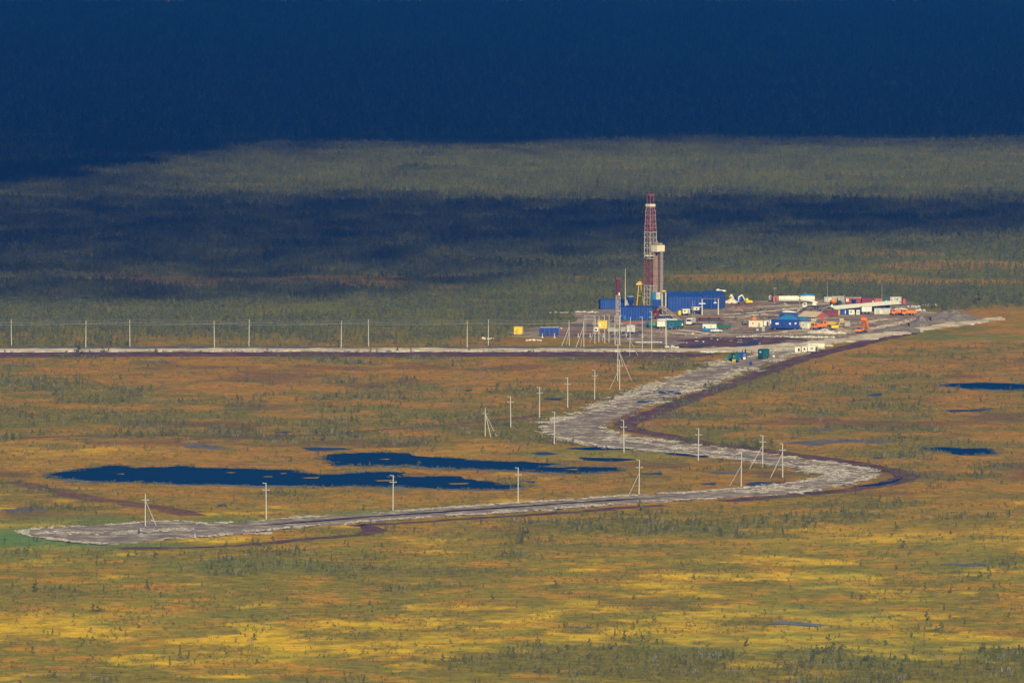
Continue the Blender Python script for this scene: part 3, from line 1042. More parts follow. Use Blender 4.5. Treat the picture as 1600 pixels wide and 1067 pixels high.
def grow_woods():
    rs = np.random.RandomState(3)
    # unit-height prototypes: scale is the height in metres
    far_p = proto_collection("wood_trees", [plant_proto("wood_tree", 1, rw, 34, .10, 100 + k, bs, sh, .018, M_FAR)
                                            for k, (rw, bs, sh) in enumerate(((.62, .15, 1.4), (.50, .12, 1.2), (.78, .2, 1.8), (.42, .10, 1.0), (.70, .2, 1.5), (.56, .12, 2.2)))])
    mid_p = proto_collection("bush_trees", [plant_proto("bush_tree", 1, rw, 46, .10, 200 + k, bs, sh, .022, M_LEAF, ln)
                                            for k, (rw, bs, sh, ln) in enumerate(((.62, .15, 1.6, 0), (.5, .25, 1.3, .06), (.8, .05, 2.0, 0), (.45, .3, 1.1, -.08), (.7, .12, 1.8, .04), (.36, .2, 1.0, 0)))] + [snag_proto(260), snag_proto(261)])
    shrub_p = proto_collection("shrubs", [plant_proto("shrub", 1, rw, 20, .2, 300 + k, .0, 2.2, 0, M_SHRUB)
                                          for k, rw in enumerate((1.6, 2.2, 1.2, 2.8, 1.0))])
    X, Y, S = [], [], []

    def add(per, py0, py1, h0, h1, fn):
        n = int(land_area(py0, py1) / per)
        x, y = sample(n, py0, py1, rs)
        px, py = pix(x, y)
        veg, green, peat, yel = veg_fields(x, y)
        p = fn(px, py, veg, x, y)
        k = (rs.rand(n) < p) & ~blocked(px, py)
        X.append(x[k])
        Y.append(y[k])
        S.append(rs.uniform(h0, h1, n)[k] * (.75 + .5 * fbm(x, y, 60, 3, 44)[k]))

    # closed forest far off, taller with distance
    add(60, -28, 215, 3, 6, lambda px, py, v, x, y: .35 + .65 * v)
    add(14, 215, 300, 1.5, 3.6, lambda px, py, v, x, y: .2 + .8 * smooth(.35, .6, fbm(x, y, 55, 4, 8)))
    add(10, 300, 425, 1.5, 3.8, lambda px, py, v, x, y: (.15 + .85 * smooth(.36, .58, fbm(x, y, 48, 4, 8))) * v)
    add(6.5, 425, 548, 1.1, 3.2, lambda px, py, v, x, y: smooth(546, 524, py + np.interp(px, [-400, 1130, 1240, 1320, 1420, 1560, 2000], [0, 0, 8, 20, 36, 50, 54])) * (.12 + .88 * smooth(.34, .56, fbm(x, y, 30, 4, 8))) * v ** 1.5)
    x, y, s = np.concatenate(X), np.concatenate(Y), np.concatenate(S)
    scatter("forest", x, y, s, far_p, "dense dark green forest and scrub behind the drilling site", "forest")
    X.clear(), Y.clear(), S.clear()
    # clumps of stunted pines over the bog
    add(8.5, 540, 700, .9, 2.6, lambda px, py, v, x, y: (.05 + .95 * v ** 1.8) * smooth(.42, .64, fbm(x, y, 13, 3, 18)))
    add(5, 700, 1110, .7, 2.3, lambda px, py, v, x, y: (.03 + .97 * v ** 1.5) * smooth(.40, .64, fbm(x, y, 11, 3, 18)) * .8)
    x, y, s = np.concatenate(X), np.concatenate(Y), np.concatenate(S)
    scatter("scrub", x, y, s, mid_p, "clumps of stunted bog pine scattered over the orange bog", "scrub", flat=.78)
    X.clear(), Y.clear(), S.clear()
    add(2.6, 535, 1110, .2, .75, lambda px, py, v, x, y: .04 + .5 * v + .04 * smooth(760, 800, py) + .32 * smooth(.46, .66, fbm(x, y, 18, 3, 28)))
    for pond, n in ((POND_A, 1500), (POND_B, 1100), (POND_C, 350), (POND_D, 300)):
        W = np.array(rough_line([G(*q) for q in pond], 2.0, 3.0, 5))
        q = W[rs.randint(0, len(W), n)]
        q = q + rs.normal(0, 1.5, q.shape)
        keep = vnoise(q[:, 0], q[:, 1], 7, 88) > .42
        X.append(q[keep, 0])
        Y.append(q[keep, 1])
        S.append(rs.uniform(.2, .7, keep.sum()))
    x, y, s = np.concatenate(X), np.concatenate(Y), np.concatenate(S)
    scatter("undergrowth", x, y, s, shrub_p, "low olive undergrowth between the moss patches of the bog", "undergrowth", flat=.9)


grow_woods()


# ------------------------------------------------------------------ felled logs and pale spoil along the road
M_LOG = earth("bare_log", [(.3, (.22, .19, .165)), (.5, (.38, .345, .305)), (.7, (.58, .55, .50))], 1 / 2., 2.0)


def log_spread(name, pts, n, spread, l0, l1, r0, r1, z, seed, label, ang=.35, group=None):
    """pale logs thrown down along a line of photo points"""
    rs = np.random.RandomState(seed)
    W = np.array([G(*p) for p in pts])
    d = np.hypot(*(W[1:] - W[:-1]).T)
    cum = np.concatenate([[0], np.cumsum(d)])
    t = rs.uniform(0, cum[-1], n)
    keep = (vnoise(t, t * 0, 11, seed) ** 1.5 > rs.uniform(0, 1.0, n)) & (rs.rand(n) < .62)
    t = t[keep]
    n = len(t)
    i = np.clip(np.searchsorted(cum, t) - 1, 0, len(d) - 1)
    f = (t - cum[i]) / d[i]
    c = W[i] + (W[i + 1] - W[i]) * f[:, None]
    tn = (W[i + 1] - W[i]) / d[i][:, None]
    off = rs.normal(0, spread, n)
    c = c + np.stack([-tn[:, 1], tn[:, 0]], 1) * off[:, None]
    a = rs.normal(0, ang, n)
    L_ = rs.uniform(l0, l1, n)
    r = rs.uniform(r0, r1, n)
    dx, dy = np.cos(a) * L_ / 2, np.sin(a) * L_ / 2
    tilt = rs.normal(0, .12, n) * L_ / 2
    V, F = [], []
    for e, sg in ((0, -1), (1, 1)):
        for k in range(5):
            th = 2 * math.pi * k / 5
            V.append(np.stack([c[:, 0] + sg * dx - np.sin(a) * r * math.cos(th), c[:, 1] + sg * dy + np.cos(a) * r * math.cos(th),
                               z + r + sg * tilt + r * math.sin(th)], 1))
    V = np.stack(V, 1).reshape(-1, 3)
    q = np.array([(k, (k + 1) % 5, 5 + (k + 1) % 5, 5 + k) for k in range(5)])
    F = (q[None] + (np.arange(n) * 10)[:, None, None]).reshape(-1, 4)
    o = mesh_np(name, V, F, M_LOG)
    return tag(o, label, "logs", group, "stuff")


log_spread("logs", ROAD[0:10], 1900, 2.4, 1.5, 5.5, .07, .18, .36, 1, "pale logs heaped along the left edge of the upper road")
log_spread("logs", ROAD[55:68][::-1], 700, 1.5, 1.2, 4, .10, .22, .36, 2, "pale logs along the outer edge of the middle road")
log_spread("logs", ROAD[68:76], 1400, 2.0, 1.5, 5.5, .07, .18, .36, 3, "pale logs heaped along the right edge of the upper road")
log_spread("logs", ROAD[9:21], 900, 1.5, 1.2, 5, .07, .17, .36, 4, "pale logs along the inner edge of the middle road")
log_spread("logs", [(1230, 722), (1270, 731), (1300, 738), (1320, 743), (1290, 754), (1220, 764), (1150, 771)], 1600, 4.0, 1.5, 5, .06, .16, .36, 5, "pale logs strewn across the sharp bend of the road", .25)
log_spread("logs", ROAD[21:32], 1700, 1.0, .8, 3.4, .08, .20, .36, 6, "pale logs along the far edge of the lower road")
log_spread("logs", ROAD[44:55], 1500, 1.1, .8, 3.4, .08, .20, .36, 7, "pale logs along the near edge of the lower road")
log_spread("logs", ROAD[31:38], 700, .8, .8, 2.6, .10, .22, .36, 8, "pale logs along the far edge of the turning pad")
log_spread("logs", ROAD[37:44], 800, .8, .8, 2.4, .10, .22, .36, 9, "pale logs along the near edge of the turning pad")
log_spread("logs", [(930, 645), (1000, 624), (1060, 605), (1120, 588), (1170, 570)], 420, 4, 1.5, 5, .08, .18, .36, 10, "thin pale logs laid across the upper road bed", .2)
log_spread("logs", [(900, 672), (960, 690), (1060, 702), (1180, 717)], 700, 3, 1.5, 5, .08, .18, .36, 11, "thin pale logs laid across the middle road bed", .2)
log_spread("logs", [(60, 833), (140, 836), (220, 832), (300, 828)], 420, 3.5, .8, 3.2, .07, .16, .36, 12, "thin pale logs scattered on the turning pad", .2)
log_spread("logs", [(360, 834), (420, 834.5), (412, 833)], 60, .5, 1, 4, .1, .2, .05, 13, "short row of pale logs beside the lower road", .2)
log_spread("logs", [(0, 549.5), (250, 549.5), (560, 549.5), (900, 549), (1100, 549)], 700, 2.2, .8, 3, .08, .2, .48, 14, "pale logs and lumps along the long sand road", .5)

# ------------------------------------------------------------------ paints
BLUE = paint("blue_paint", (.002, .042, .30), .5, .18, 1.0, dirt=(.10, .11, .15), dirt_amt=.3)
NAVY = paint("navy_paint", (.012, .030, .15), .5)
RIBBLUE = paint("rib_blue", (.03, .13, .48), .5)
ROOFBLUE = paint("roof_blue", (.004, .062, .34), .5)
SKYB = paint("bright_blue_paint", (.012, .17, .48), .5)
TEAL = paint("teal_paint", (.006, .11, .13), .5)
GREEN = paint("green_paint", (.010, .15, .085), .5)
YELLOW = paint("yellow_paint", (.78, .60, .012), .5, .12)
AMBER = paint("amber_paint", (.62, .38, .07), .5, .2)
ORANGE = paint("orange_paint", (.85, .235, .014), .45, .15)
RED = paint("red_paint", (.36, .045, .04), .55)
MASTRED = paint("weathered_mast_red", (.27, .055, .055), .7, .3, dirt_amt=.5)
MASTWHITE = paint("weathered_mast_white", (.50, .47, .44), .7, .2, dirt_amt=.5)
MASTPINK = paint("weathered_mast_pink", (.40, .20, .21), .7, .2, dirt_amt=.4)
MAROON = paint("maroon_paint", (.20, .030, .040), .6)
SALMON = paint("faded_red_paint", (.46, .13, .10), .65)
WHITE = paint("white_paint", (.78, .78, .76), .5, .08, dirt_amt=.2)
CREAM = paint("cream_paint", (.74, .69, .56), .5, .1, dirt_amt=.2)
GREY = paint("grey_paint", (.36, .37, .38), .6)
PALE = paint("pale_grey_paint", (.52, .54, .54), .6)
DARK = paint("dark_steel", (.05, .05, .06), .55)
STEEL = paint("galvanised_steel", (.42, .44, .46), .45, .15, metal=.3)
RUST = paint("rusty_pipe", (.20, .105, .075), .75, .35)
STANDG = paint("grey_drill_steel", (.40, .36, .37), .6)
PIPE = paint("drill_pipe_steel", (.44, .31, .26), .6, .3)
TYRE = paint("tyre_rubber", (.025, .025, .027), .85, .1)
GLASS = paint("dark_glass", (.03, .04, .05), .15, .1, dirt_amt=.05)
CONC = paint("concrete_post", (.55, .55, .53), .8, .1, dirt_amt=.12)
TARP = paint("beige_tarp", (.50, .42, .34), .8, .15, dirt_amt=.2)
WOOD = paint("weathered_timber", (.34, .26, .19), .85, .25)
SKIN = paint("skin", (.45, .28, .20), .6, .05, dirt_amt=0)
CLOTH = paint("dark_workwear", (.03, .035, .06), .9, .1, dirt_amt=.1)
HIVIS = paint("yellow_workwear", (.75, .68, .03), .8, .1, dirt_amt=.05)

ZP = .30


def site(x0, x1, yb, yt, d, yaw=0.0, z=ZP):
    """footprint and height of a box-like thing from where its near side meets the ground in the photo"""
    s = mpp(yb)
    xa, y = G(x0, yb, z)
    xb = G(x1, yb, z)[0]
    w = xb - xa
    sn, cs = abs(math.sin(yaw)), math.cos(yaw)
    L_ = max(.8, (w - d * sn) / cs)
    return ((xa + xb) / 2, y + (L_ * sn + d * cs) / 2, z), L_, (yb - yt) * s


def ribs(mb, L_, d, h, step, z0, t=.07):
    n = max(2, int(L_ / step))
    for k in range(n + 1):
        x = -L_ / 2 + L_ * k / n
        mb.bx(x - .09, x + .09, -d / 2 - t, -d / 2, z0, z0 + h)
    n = max(1, int(d / step))
    for k in range(n + 1):
        y = -d / 2 + d * k / n
        for sx in (-1, 1):
            mb.bx(sx * L_ / 2, sx * (L_ / 2 + t), y - .05, y + .05, z0, z0 + h)


def window(root, mat, c, w, h, face='front', pane=GLASS):
    """frame and pane on the front (-y) or an end wall"""
    f = MB()
    x, y, z = c
    t = .08
    if face == 'front':
        for z_ in (z - h / 2, z + h / 2):
            f.bx(x - w / 2 - t, x + w / 2 + t, y - .09, y, z_ - t / 2, z_ + t / 2)
        for x_ in (x - w / 2, x + w / 2):
            f.bx(x_ - t / 2, x_ + t / 2, y - .085, y, z - h / 2 + t / 2, z + h / 2 - t / 2)
        g = MB().bx(x - w / 2 + t / 2, x + w / 2 - t / 2, y - .05, y - .01, z - h / 2 + t / 2, z + h / 2 - t / 2)
    else:
        sx = 1 if face == 'right' else -1
        for z_ in (z - h / 2, z + h / 2):
            f.bx(x, x + sx * .09, y - w / 2 - t, y + w / 2 + t, z_ - t / 2, z_ + t / 2)
        for y_ in (y - w / 2, y + w / 2):
            f.bx(x, x + sx * .085, y_ - t / 2, y_ + t / 2, z - h / 2 + t / 2, z + h / 2 - t / 2)
        g = MB().bx(x + sx * .01, x + sx * .05, y - w / 2 + t / 2, y + w / 2 - t / 2, z - h / 2 + t / 2, z + h / 2 - t / 2)
    o = f.obj("window", mat, root)
    g.obj("pane", pane, o)
    return o


def wheel(root, x, y, r=.5, w=.32, parent_name="wheel"):
    mb = MB().lathe([(r * .75, -w / 2), (r, -w / 2 + .05), (r, w / 2 - .05), (r * .75, w / 2)], (x, y, r), 12, 'Y')
    o = mb.obj(parent_name, TYRE, root)
    MB().lathe([(r * .42, -w / 2 - .02), (r * .42, w / 2 + .02)], (x, y, r), 10, 'Y').obj("rim", STEEL, o)
    return o


def cabin(name, label, cat, x0, x1, yb, yt, d, yaw, wall, roof=None, step=0, rise=0.0, door=None, wins=(), under=None, band=None,
          group=None, z=ZP, over=.12, frame=WHITE, pane=GLASS, wheels=0, legs=0.0):
    loc, L_, h = site(x0, x1, yb, yt, d, yaw, z)
    r = thing(name, label, cat, loc, yaw, group)
    z0 = .25
    if wheels:
        z0 = .95
        for k in range(wheels):
            for sy in (-1, 1):
                wheel(r, -L_ * .36 + L_ * .72 * k / max(1, wheels - 1), sy * (d / 2 - .25), .5)
        MB().bx(-L_ / 2 + .1, L_ / 2 - .1, -d / 2 + .35, d / 2 - .35, .62, z0).obj("chassis", DARK, r)
    elif legs:
        z0 = legs
        for sx in (-1, 1):
            for sy in (-1, 1):
                MB().bx(sx * (L_ / 2 - .15) - .1, sx * (L_ / 2 - .15) + .1, sy * (d / 2 - .15) - .1, sy * (d / 2 - .15) + .1, -.1, z0).obj("leg", under or DARK, r)
    else:
        MB().bx(-L_ / 2 + .06, L_ / 2 - .06, -d / 2 + .06, d / 2 - .06, -.1, z0).obj("skid", under or DARK, r)
    w = MB()
    top = h
    if band:
        hb = z0 + (top - z0) * band[1]
        MB().bx(-L_ / 2 - .02, L_ / 2 + .02, -d / 2 - .02, d / 2 + .02, z0, hb).obj("lower_wall", band[0], r)
        w.bx(-L_ / 2, L_ / 2, -d / 2, d / 2, hb, top)
    else:
        w.bx(-L_ / 2, L_ / 2, -d / 2, d / 2, z0, top)
    nf = len(w.f)
    if step:
        ribs(w, L_, d, top - z0 - .1, step, z0 + .02)
    wo = w.obj("wall", wall, r)
    if step and wall is BLUE:
        wo.data.materials.append(RIBBLUE)
        wo.data.polygons.foreach_set("material_index", np.array([0] * nf + [1] * (len(w.f) - nf), dtype=np.int32))
    rf = MB()
    e = over
    if rise:
        rf.prismx([(-d / 2 - e, top + .02), (0, top + rise), (d / 2 + e, top + .02), (d / 2 + e, top + .12), (0, top + rise + .12), (-d / 2 - e, top + .12)][:3] + [], -L_ / 2 - e, L_ / 2 + e)
    else:
        rf.bx(-L_ / 2 - e, L_ / 2 + e, -d / 2 - e, d / 2 + e, top + .01, top + .13)
    rf.obj("roof", roof or wall, r)
    if door:
        u, mat, face = door
        dh = min(2.0, (top - z0) * .85)
        if face == 'front':
            o = MB().bx(u * L_ - .45, u * L_ + .45, -d / 2 - .06 - (.07 if step else 0), -d / 2 - .002, z0 + .05, z0 + dh).obj("door", mat, r)
            MB().box((u * L_ + .32, -d / 2 - .1 - (.07 if step else 0), z0 + dh * .5), (.14, .07, .06)).obj("handle", DARK, o)
        else:
            sx = 1 if face == 'right' else -1
            o = MB().bx(sx * (L_ / 2 + .002), sx * (L_ / 2 + .06), u * d - .45, u * d + .45, z0 + .05, z0 + dh).obj("door", mat, r)
            MB().box((sx * (L_ / 2 + .09), u * d + .32, z0 + dh * .5), (.06, .14, .06)).obj("handle", DARK, o)
    for wn_ in wins:
        u, v, ww, wh = wn_[:4]
        face = wn_[4] if len(wn_) > 4 else 'front'
        zc = z0 + (top - z0) * v
        if face == 'front':
            window(r, frame, (u * L_, -d / 2 - .002, zc), ww, wh, 'front', pane)
        else:
            sx = 1 if face == 'right' else -1
            window(r, frame, (sx * (L_ / 2 + .002), u * d, zc), ww, wh, face, pane)
    return r, L_, h, z0


def h_tank(name, label, cat, x0, x1, yb, yt, yaw, mat, saddle=DARK, group=None, bands=3, hatch=True, z=ZP, dome=.18):
    s = mpp(yb)
    xa, y = G(x0, yb, z)
    xb = G(x1, yb, z)[0]
    h = (yb - yt) * s
    rad = h / 2 * .88
    L_ = max(1.0, (xb - xa - 2 * rad * abs(math.sin(yaw))) / math.cos(yaw))
    r = thing(name, label, cat, ((xa + xb) / 2, y + L_ / 2 * abs(math.sin(yaw)) + rad * .8, z), yaw, group)
    zc = h - rad
    MB().lathe([(rad * .55, -L_ / 2), (rad * .9, -L_ / 2 + rad * dome * .5), (rad, -L_ / 2 + rad * dome), (rad, L_ / 2 - rad * dome),
                (rad * .9, L_ / 2 - rad * dome * .5), (rad * .55, L_ / 2)], (0, 0, zc), 20, 'X').obj("shell", mat, r, True)
    for k in range(bands):
        x = -L_ / 2 + L_ * (k + .5) / bands
        MB().lathe([(rad + .03, x - .06), (rad + .03, x + .06)], (0, 0, zc), 20, 'X').obj("hoop", GREY, r)
    for sx in (-.3, .3):
        MB().bx(sx * L_ - .2, sx * L_ + .2, -rad * .7, rad * .7, -.1, zc - rad * .72).obj("saddle", saddle, r)
    if hatch:
        MB().lathe([(.35, 0), (.35, .3), (.28, .34)], (0, 0, h - .05), 10).obj("hatch", GREY, r)
    return r


def pole_thing(name, label, cat, px, yb, yt, r0, r1, mat, z=ZP, head=None, group=None):
    x, y = G(px, yb, z)
    h = (yb - yt) * mpp(yb)
    t = thing(name, label, cat, (x, y, z), 0, group)
    MB().rod((0, 0, -.3), (0, 0, h), r0, r1, 7).obj("shaft", mat, t)
    MB().bx(-r0 * 2.2, r0 * 2.2, -r0 * 2.2, r0 * 2.2, -.25, .12).obj("base", CONC, t)
    if head:
        hd = MB()
        hd.bx(-.9, .9, -.06, .06, h - .35, h - .2)
        for sx in (-.7, -.25, .25, .7):
            hd.box((sx, -.14, h - .1), (.34, .22, .32), rx=.5)
        hd.obj("lamp_head", head, t)
    return t, h


# ------------------------------------------------------------------ vehicles
def vehicle(name, label, cat, px, yb, yaw, cabm, bodym, kind, *, boomm=None, L_=7.4, W=2.5, group=None, z=ZP, tilt=0.0, bodylabel=None, wheel_r=.52, cabh=1.75):
    """a lorry facing local +x; px, yb: middle of its footprint"""
    x, y = G(px, yb, z)
    r = thing(name, label, cat, (x, y, z), yaw, group)
    f = L_ / 2
    axles = (f - 1.15, -f + 2.4, -f + 1.15)
    for ax in axles:
        for sy in (-1, 1):
            wheel(r, ax, sy * (W / 2 - .22), wheel_r, .42)
    c = MB()
    for sy in (-.45, .45):
        c.bx(-f, f - .2, sy - .09, sy + .09, .75, 1.0)
    for ax in axles:
        c.bx(ax - .08, ax + .08, -W / 2 + .3, W / 2 - .3, wheel_r - .08, wheel_r + .08)
    c.bx(f - 2.7, f - 1.9, W / 2 - .75, W / 2 - .1, .55, 1.0)
    c.obj("chassis", DARK, r)
    z0 = 1.02
    cb = MB().prism([(f - 1.95, z0), (f, z0 - .25), (f + .02, z0 + .75), (f - .22, z0 + cabh - .05), (f - .45, z0 + cabh), (f - 1.9, z0 + cabh), (f - 1.95, z0 + .9)], -W / 2, W / 2)
    cab = cb.obj("cab", cabm, r)
    MB().prism([(f - .02, z0 + .82), (f + .03, z0 + .82), (f - .17, z0 + cabh - .12), (f - .23, z0 + cabh - .12)], -W / 2 + .14, W / 2 - .14).obj("windscreen", GLASS, cab)
    for sy in (-1, 1):
        MB().bx(f - 1.5, f - .45, sy * (W / 2 + .002), sy * (W / 2 + .03), z0 + .85, z0 + cabh - .25).obj("side_window", GLASS, cab)
        MB().lathe([(.14, 0), (.14, .05)], (f + .01, sy * (W / 2 - .38), z0 + .12), 8, 'X').obj("headlight", PALE, cab)
    MB().bx(f - .05, f + .16, -W / 2, W / 2, z0 - .5, z0 - .22).obj("bumper", DARK if cabm is not WHITE else GREY, r)
    b0, b1 = -f - .1, f - 2.1
    if kind == 'dump':
        bl = b1 - b0
        o = MB()
        t = .08
        o.bx(0, bl, -W / 2, W / 2, 0, t)
        for sy in (-1, 1):
            o.bx(0, bl, sy * W / 2 - t / 2, sy * W / 2 + t / 2, t, 1.25)
            for k in range(5):
                xk = bl * (k + .5) / 5
                o.bx(xk - .06, xk + .06, sy * (W / 2 + .04), sy * (W / 2 + .12), .0, 1.25)
        o.bx(bl - t, bl, -W / 2 + t / 2, W / 2 - t / 2, t, 1.45)
        o.bx(bl, bl + .9, -W / 2 + .1, W / 2 - .1, 1.36, 1.45)
        o.bx(0, t, -W / 2 + t / 2, W / 2 - t / 2, t, .95)
        body = o.obj("dump_body", bodym, r)
        body.location = (b0, 0, z0 + .06)
        body.rotation_euler = (0, -tilt, 0)
        if tilt:
            q = Vector((b0 + math.cos(tilt) * bl * .6, 0, z0 + .06 + math.sin(tilt) * bl * .6))
            MB().rod((b0 + bl * .45, 0, .9), q, .13, .09, 8).obj("lift_ram", STEEL, r)
    elif kind == 'flat':
        MB().bx(b0, b1, -W / 2, W / 2, z0, z0 + .16).obj("flatbed", bodym, r)
    elif kind == 'tank':
        rad = W / 2 * .9
        MB().lathe([(rad * .7, b0), (rad, b0 + .25), (rad, b1 - .25), (rad * .7, b1)], (0, 0, z0 + rad + .08), 18, 'X').obj("tank", bodym, r, True)
        MB().lathe([(.4, 0), (.4, .25)], ((b0 + b1) / 2, 0, z0 + 2 * rad + .02), 10).obj("hatch", GREY, r)
    elif kind == 'box':
        o = MB().bx(b0, b1, -W / 2, W / 2, z0 + .02, z0 + 2.1).obj("box_body", bodym, r)
        MB().bx(b0 - .04, b0, -W / 2 + .1, W / 2 - .1, z0 + .1, z0 + 2.0).obj("rear_door", GREY, o)
    elif kind == 'mixer':
        xm = (b0 + b1) / 2
        m_ = MB().lathe([(.5, -1.9), (.85, -1.5), (1.25, -.3), (1.2, .5), (.7, 1.6), (.3, 1.75)], (0, 0, 0), 16, 'X').obj("drum", bodym, r, True)
        m_.location = (xm, 0, z0 + 1.45)
        m_.rotation_euler = (0, .22, 0)
        MB().bx(b0, b0 + .3, -.8, .8, z0, z0 + 2.0).bx(b1 - .3, b1, -.6, .6, z0, z0 + 1.0).obj("drum_stand", DARK, r)
    elif kind == 'crane':
        MB().bx(b0, b1, -W / 2, W / 2, z0, z0 + .22).obj("deck", bodym, r)
        MB().lathe([(.7, z0 + .24), (.7, z0 + .6)], (b0 + 2.2, 0, 0), 12).obj("turntable", DARK, r)
        MB().bx(b0 + 1.2, b0 + 3.0, .15, W / 2, z0 + .62, z0 + 1.9).obj("crane_cab", cabm, r)
        bo = MB()
        bo = bo.box((0, 0, 0), (7.5, .5, .55)).box((4.6, 0, 0), (2.6, .36, .4)).obj("boom", boomm or WHITE, r)
        bo.location = (b0 + 4.4, -.3, z0 + 1.9 + 3.6 * math.sin(tilt))
        bo.rotation_euler = (0, -tilt, 0)
        if boomm:
            MB().prism([(-3.6, .29), (3.2, .29), (2.6, .75), (-.5, .95), (-3.2, .6)], -.5, .5).obj("sheet", WHITE, bo)
            MB().bx(b0 + .4, b1 - .1, -W / 2 + .2, W / 2 - .2, z0 + .62, z0 + 1.55).obj("load", bodym, r)
    return r


def pickup(label, px, yb, yaw, mat, z=ZP):
    x, y = G(px, yb, z)
    r = thing("pickup_truck", label, "pickup", (x, y, z), yaw)
    W = 1.8
    b = MB().prism([(-2.55, .45), (2.5, .42), (2.55, .85), (1.35, 1.05), (.95, 1.1), (-.55, 1.1), (-2.55, 1.08)], -W / 2, W / 2)
    body = b.obj("body", mat, r)
    MB().prism([(-.6, 1.1), (1.05, 1.08), (.5, 1.72), (-.45, 1.74)], -W / 2 + .08, W / 2 - .08).obj("cab_roof", mat, body)
    for sy in (-1, 1):
        MB().prism([(-.42, 1.16), (.85, 1.14), (.45, 1.62), (-.36, 1.63)], sy * (W / 2 - .075), sy * (W / 2 - .04)).obj("side_window", GLASS, body)
    MB().prism([(1.07, 1.1), (1.1, 1.1), (.56, 1.68), (.52, 1.68)], -W / 2 + .14, W / 2 - .14).obj("windscreen", GLASS, body)
    MB().bx(-2.45, -.75, -W / 2 + .12, W / 2 - .12, 1.09, 1.13).obj("load_bed", DARK, r)
    for ax in (-1.6, 1.65):
        for sy in (-1, 1):
            wheel(r, ax, sy * (W / 2 - .1), .38, .26)
    return r


def person(label, px, yb, jacket, z=ZP, yaw=0.0):
    """one skinned figure, standing"""
    x, y = G(px, yb, z)
    v = [(0, 0, .95), (0, 0, 1.2), (0, 0, 1.42), (0, -.01, 1.53), (0, -.02, 1.64), (0, -.02, 1.76),
         (.19, 0, 1.40), (.27, -.02, 1.12), (.27, -.10, .86), (.27, -.13, .77), (-.19, 0, 1.40), (-.28, .02, 1.12), (-.26, -.04, .86), (-.26, -.06, .77),
         (.10, 0, .90), (.12, -.03, .50), (.12, .02, .09), (.13, -.14, .04), (-.10, 0, .90), (-.13, .04, .50), (-.14, .08, .09), (-.15, -.08, .04)]
    e = [(0, 1), (1, 2), (2, 3), (3, 4), (4, 5), (2, 6), (6, 7), (7, 8), (8, 9), (2, 10), (10, 11), (11, 12), (12, 13), (0, 14), (14, 15), (15, 16), (16, 17), (0, 18), (18, 19), (19, 20), (20, 21)]
    rad = [.16, .15, .17, .065, .10, .085, .085, .06, .045, .045, .085, .06, .045, .045, .10, .075, .055, .045, .10, .075, .055, .045]
    me = bpy.data.meshes.new("person")
    me.from_pydata(v, e, [])
    me.materials.append(jacket)
    o = bpy.data.objects.new("person", me)
    COL.objects.link(o)
    o.modifiers.new("skin", 'SKIN')
    for i, sv in enumerate(me.skin_vertices[0].data):
        sv.radius = (rad[i], rad[i])
        sv.use_root = i == 0
    o.modifiers.new("sub", 'SUBSURF').levels = 1
    o.location = (x, y, z)
    o.rotation_euler = (0, 0, yaw)
    tag(o, label, "person")
    MB().lathe([(.06, -.05), (.115, .02), (.115, .1), (.06, .16)], (0, -.02, 1.69), 10).obj("helmet", ORANGE if jacket is CLOTH else WHITE, o, True)
    MB().lathe([(.05, 0), (.082, .06), (.08, .13)], (0, -.045, 1.56), 10).obj("face", SKIN, o, True)
    return o


def mound(name, label, cat, px, yb, wpx, hpx, depth, mat, seed, peaks=((0, 0, 1),), kind=None, z=ZP, up=0.0, group=None, yaw=0.0, n=36):
    """a heap with a ragged, lumpy skin"""
    x0, y0 = G(px, yb, z)
    s = mpp(yb)
    W, H = wpx * s, hpx * s
    xs = np.linspace(-.5, .5, n)
    X, Y = np.meshgrid(xs * W, xs * depth)
    Z = np.zeros_like(X)
    for cx, cy, hh in peaks:
        d = np.sqrt(((X / W - cx) / .42) ** 2 + ((Y / depth - cy) / .42) ** 2)
        Z = np.maximum(Z, hh * H * np.clip(1.02 - d, 0, 1) ** .9)
    Z = Z * (.75 + .5 * fbm(X + seed * 7, Y, W / 7, 3, seed)) - .15
    V = np.stack([X.ravel(), Y.ravel(), Z.ravel()], 1)
    i = np.arange(n * n).reshape(n, n)[:-1, :-1].ravel()
    F = np.stack([i, i + 1, i + n + 1, i + n], 1)
    o = mesh_np(name, V, F, mat)
    o.location = (x0, y0 + depth / 2, z + up)
    o.rotation_euler = (0, 0, yaw)
    return tag(o, label, cat, group, kind)


def rubble(name, label, px0, px1, yb, hpx, depth, n, mat, seed, r0=.15, r1=.5, z=ZP):
    """a heap of broken pale lumps nobody could count"""
    rs = random.Random(seed)
    xa, y = G(px0, yb, z)
    xb = G(px1, yb, z)[0]
    H = hpx * mpp(yb)
    mb = MB()
    for k in range(n):
        u, v = rs.random(), rs.random()
        env = math.sin(math.pi * u) ** .6 * math.sin(math.pi * v) ** .6 * (.6 + .4 * math.sin(u * 9 + seed))
        r = rs.uniform(r0, r1)
        mb.box((xa + (xb - xa) * u, y + depth * v, z + max(0, H * env * rs.random() - r * .3) + r * .3), (r * rs.uniform(1, 2), r * rs.uniform(1, 1.6), r * rs.uniform(.6, 1)),
               rs.random() * 3, rs.uniform(-.5, .5), rs.uniform(-.5, .5))
    o = mb.obj(name, mat)
    return tag(o, label, "rubble", None, "stuff")


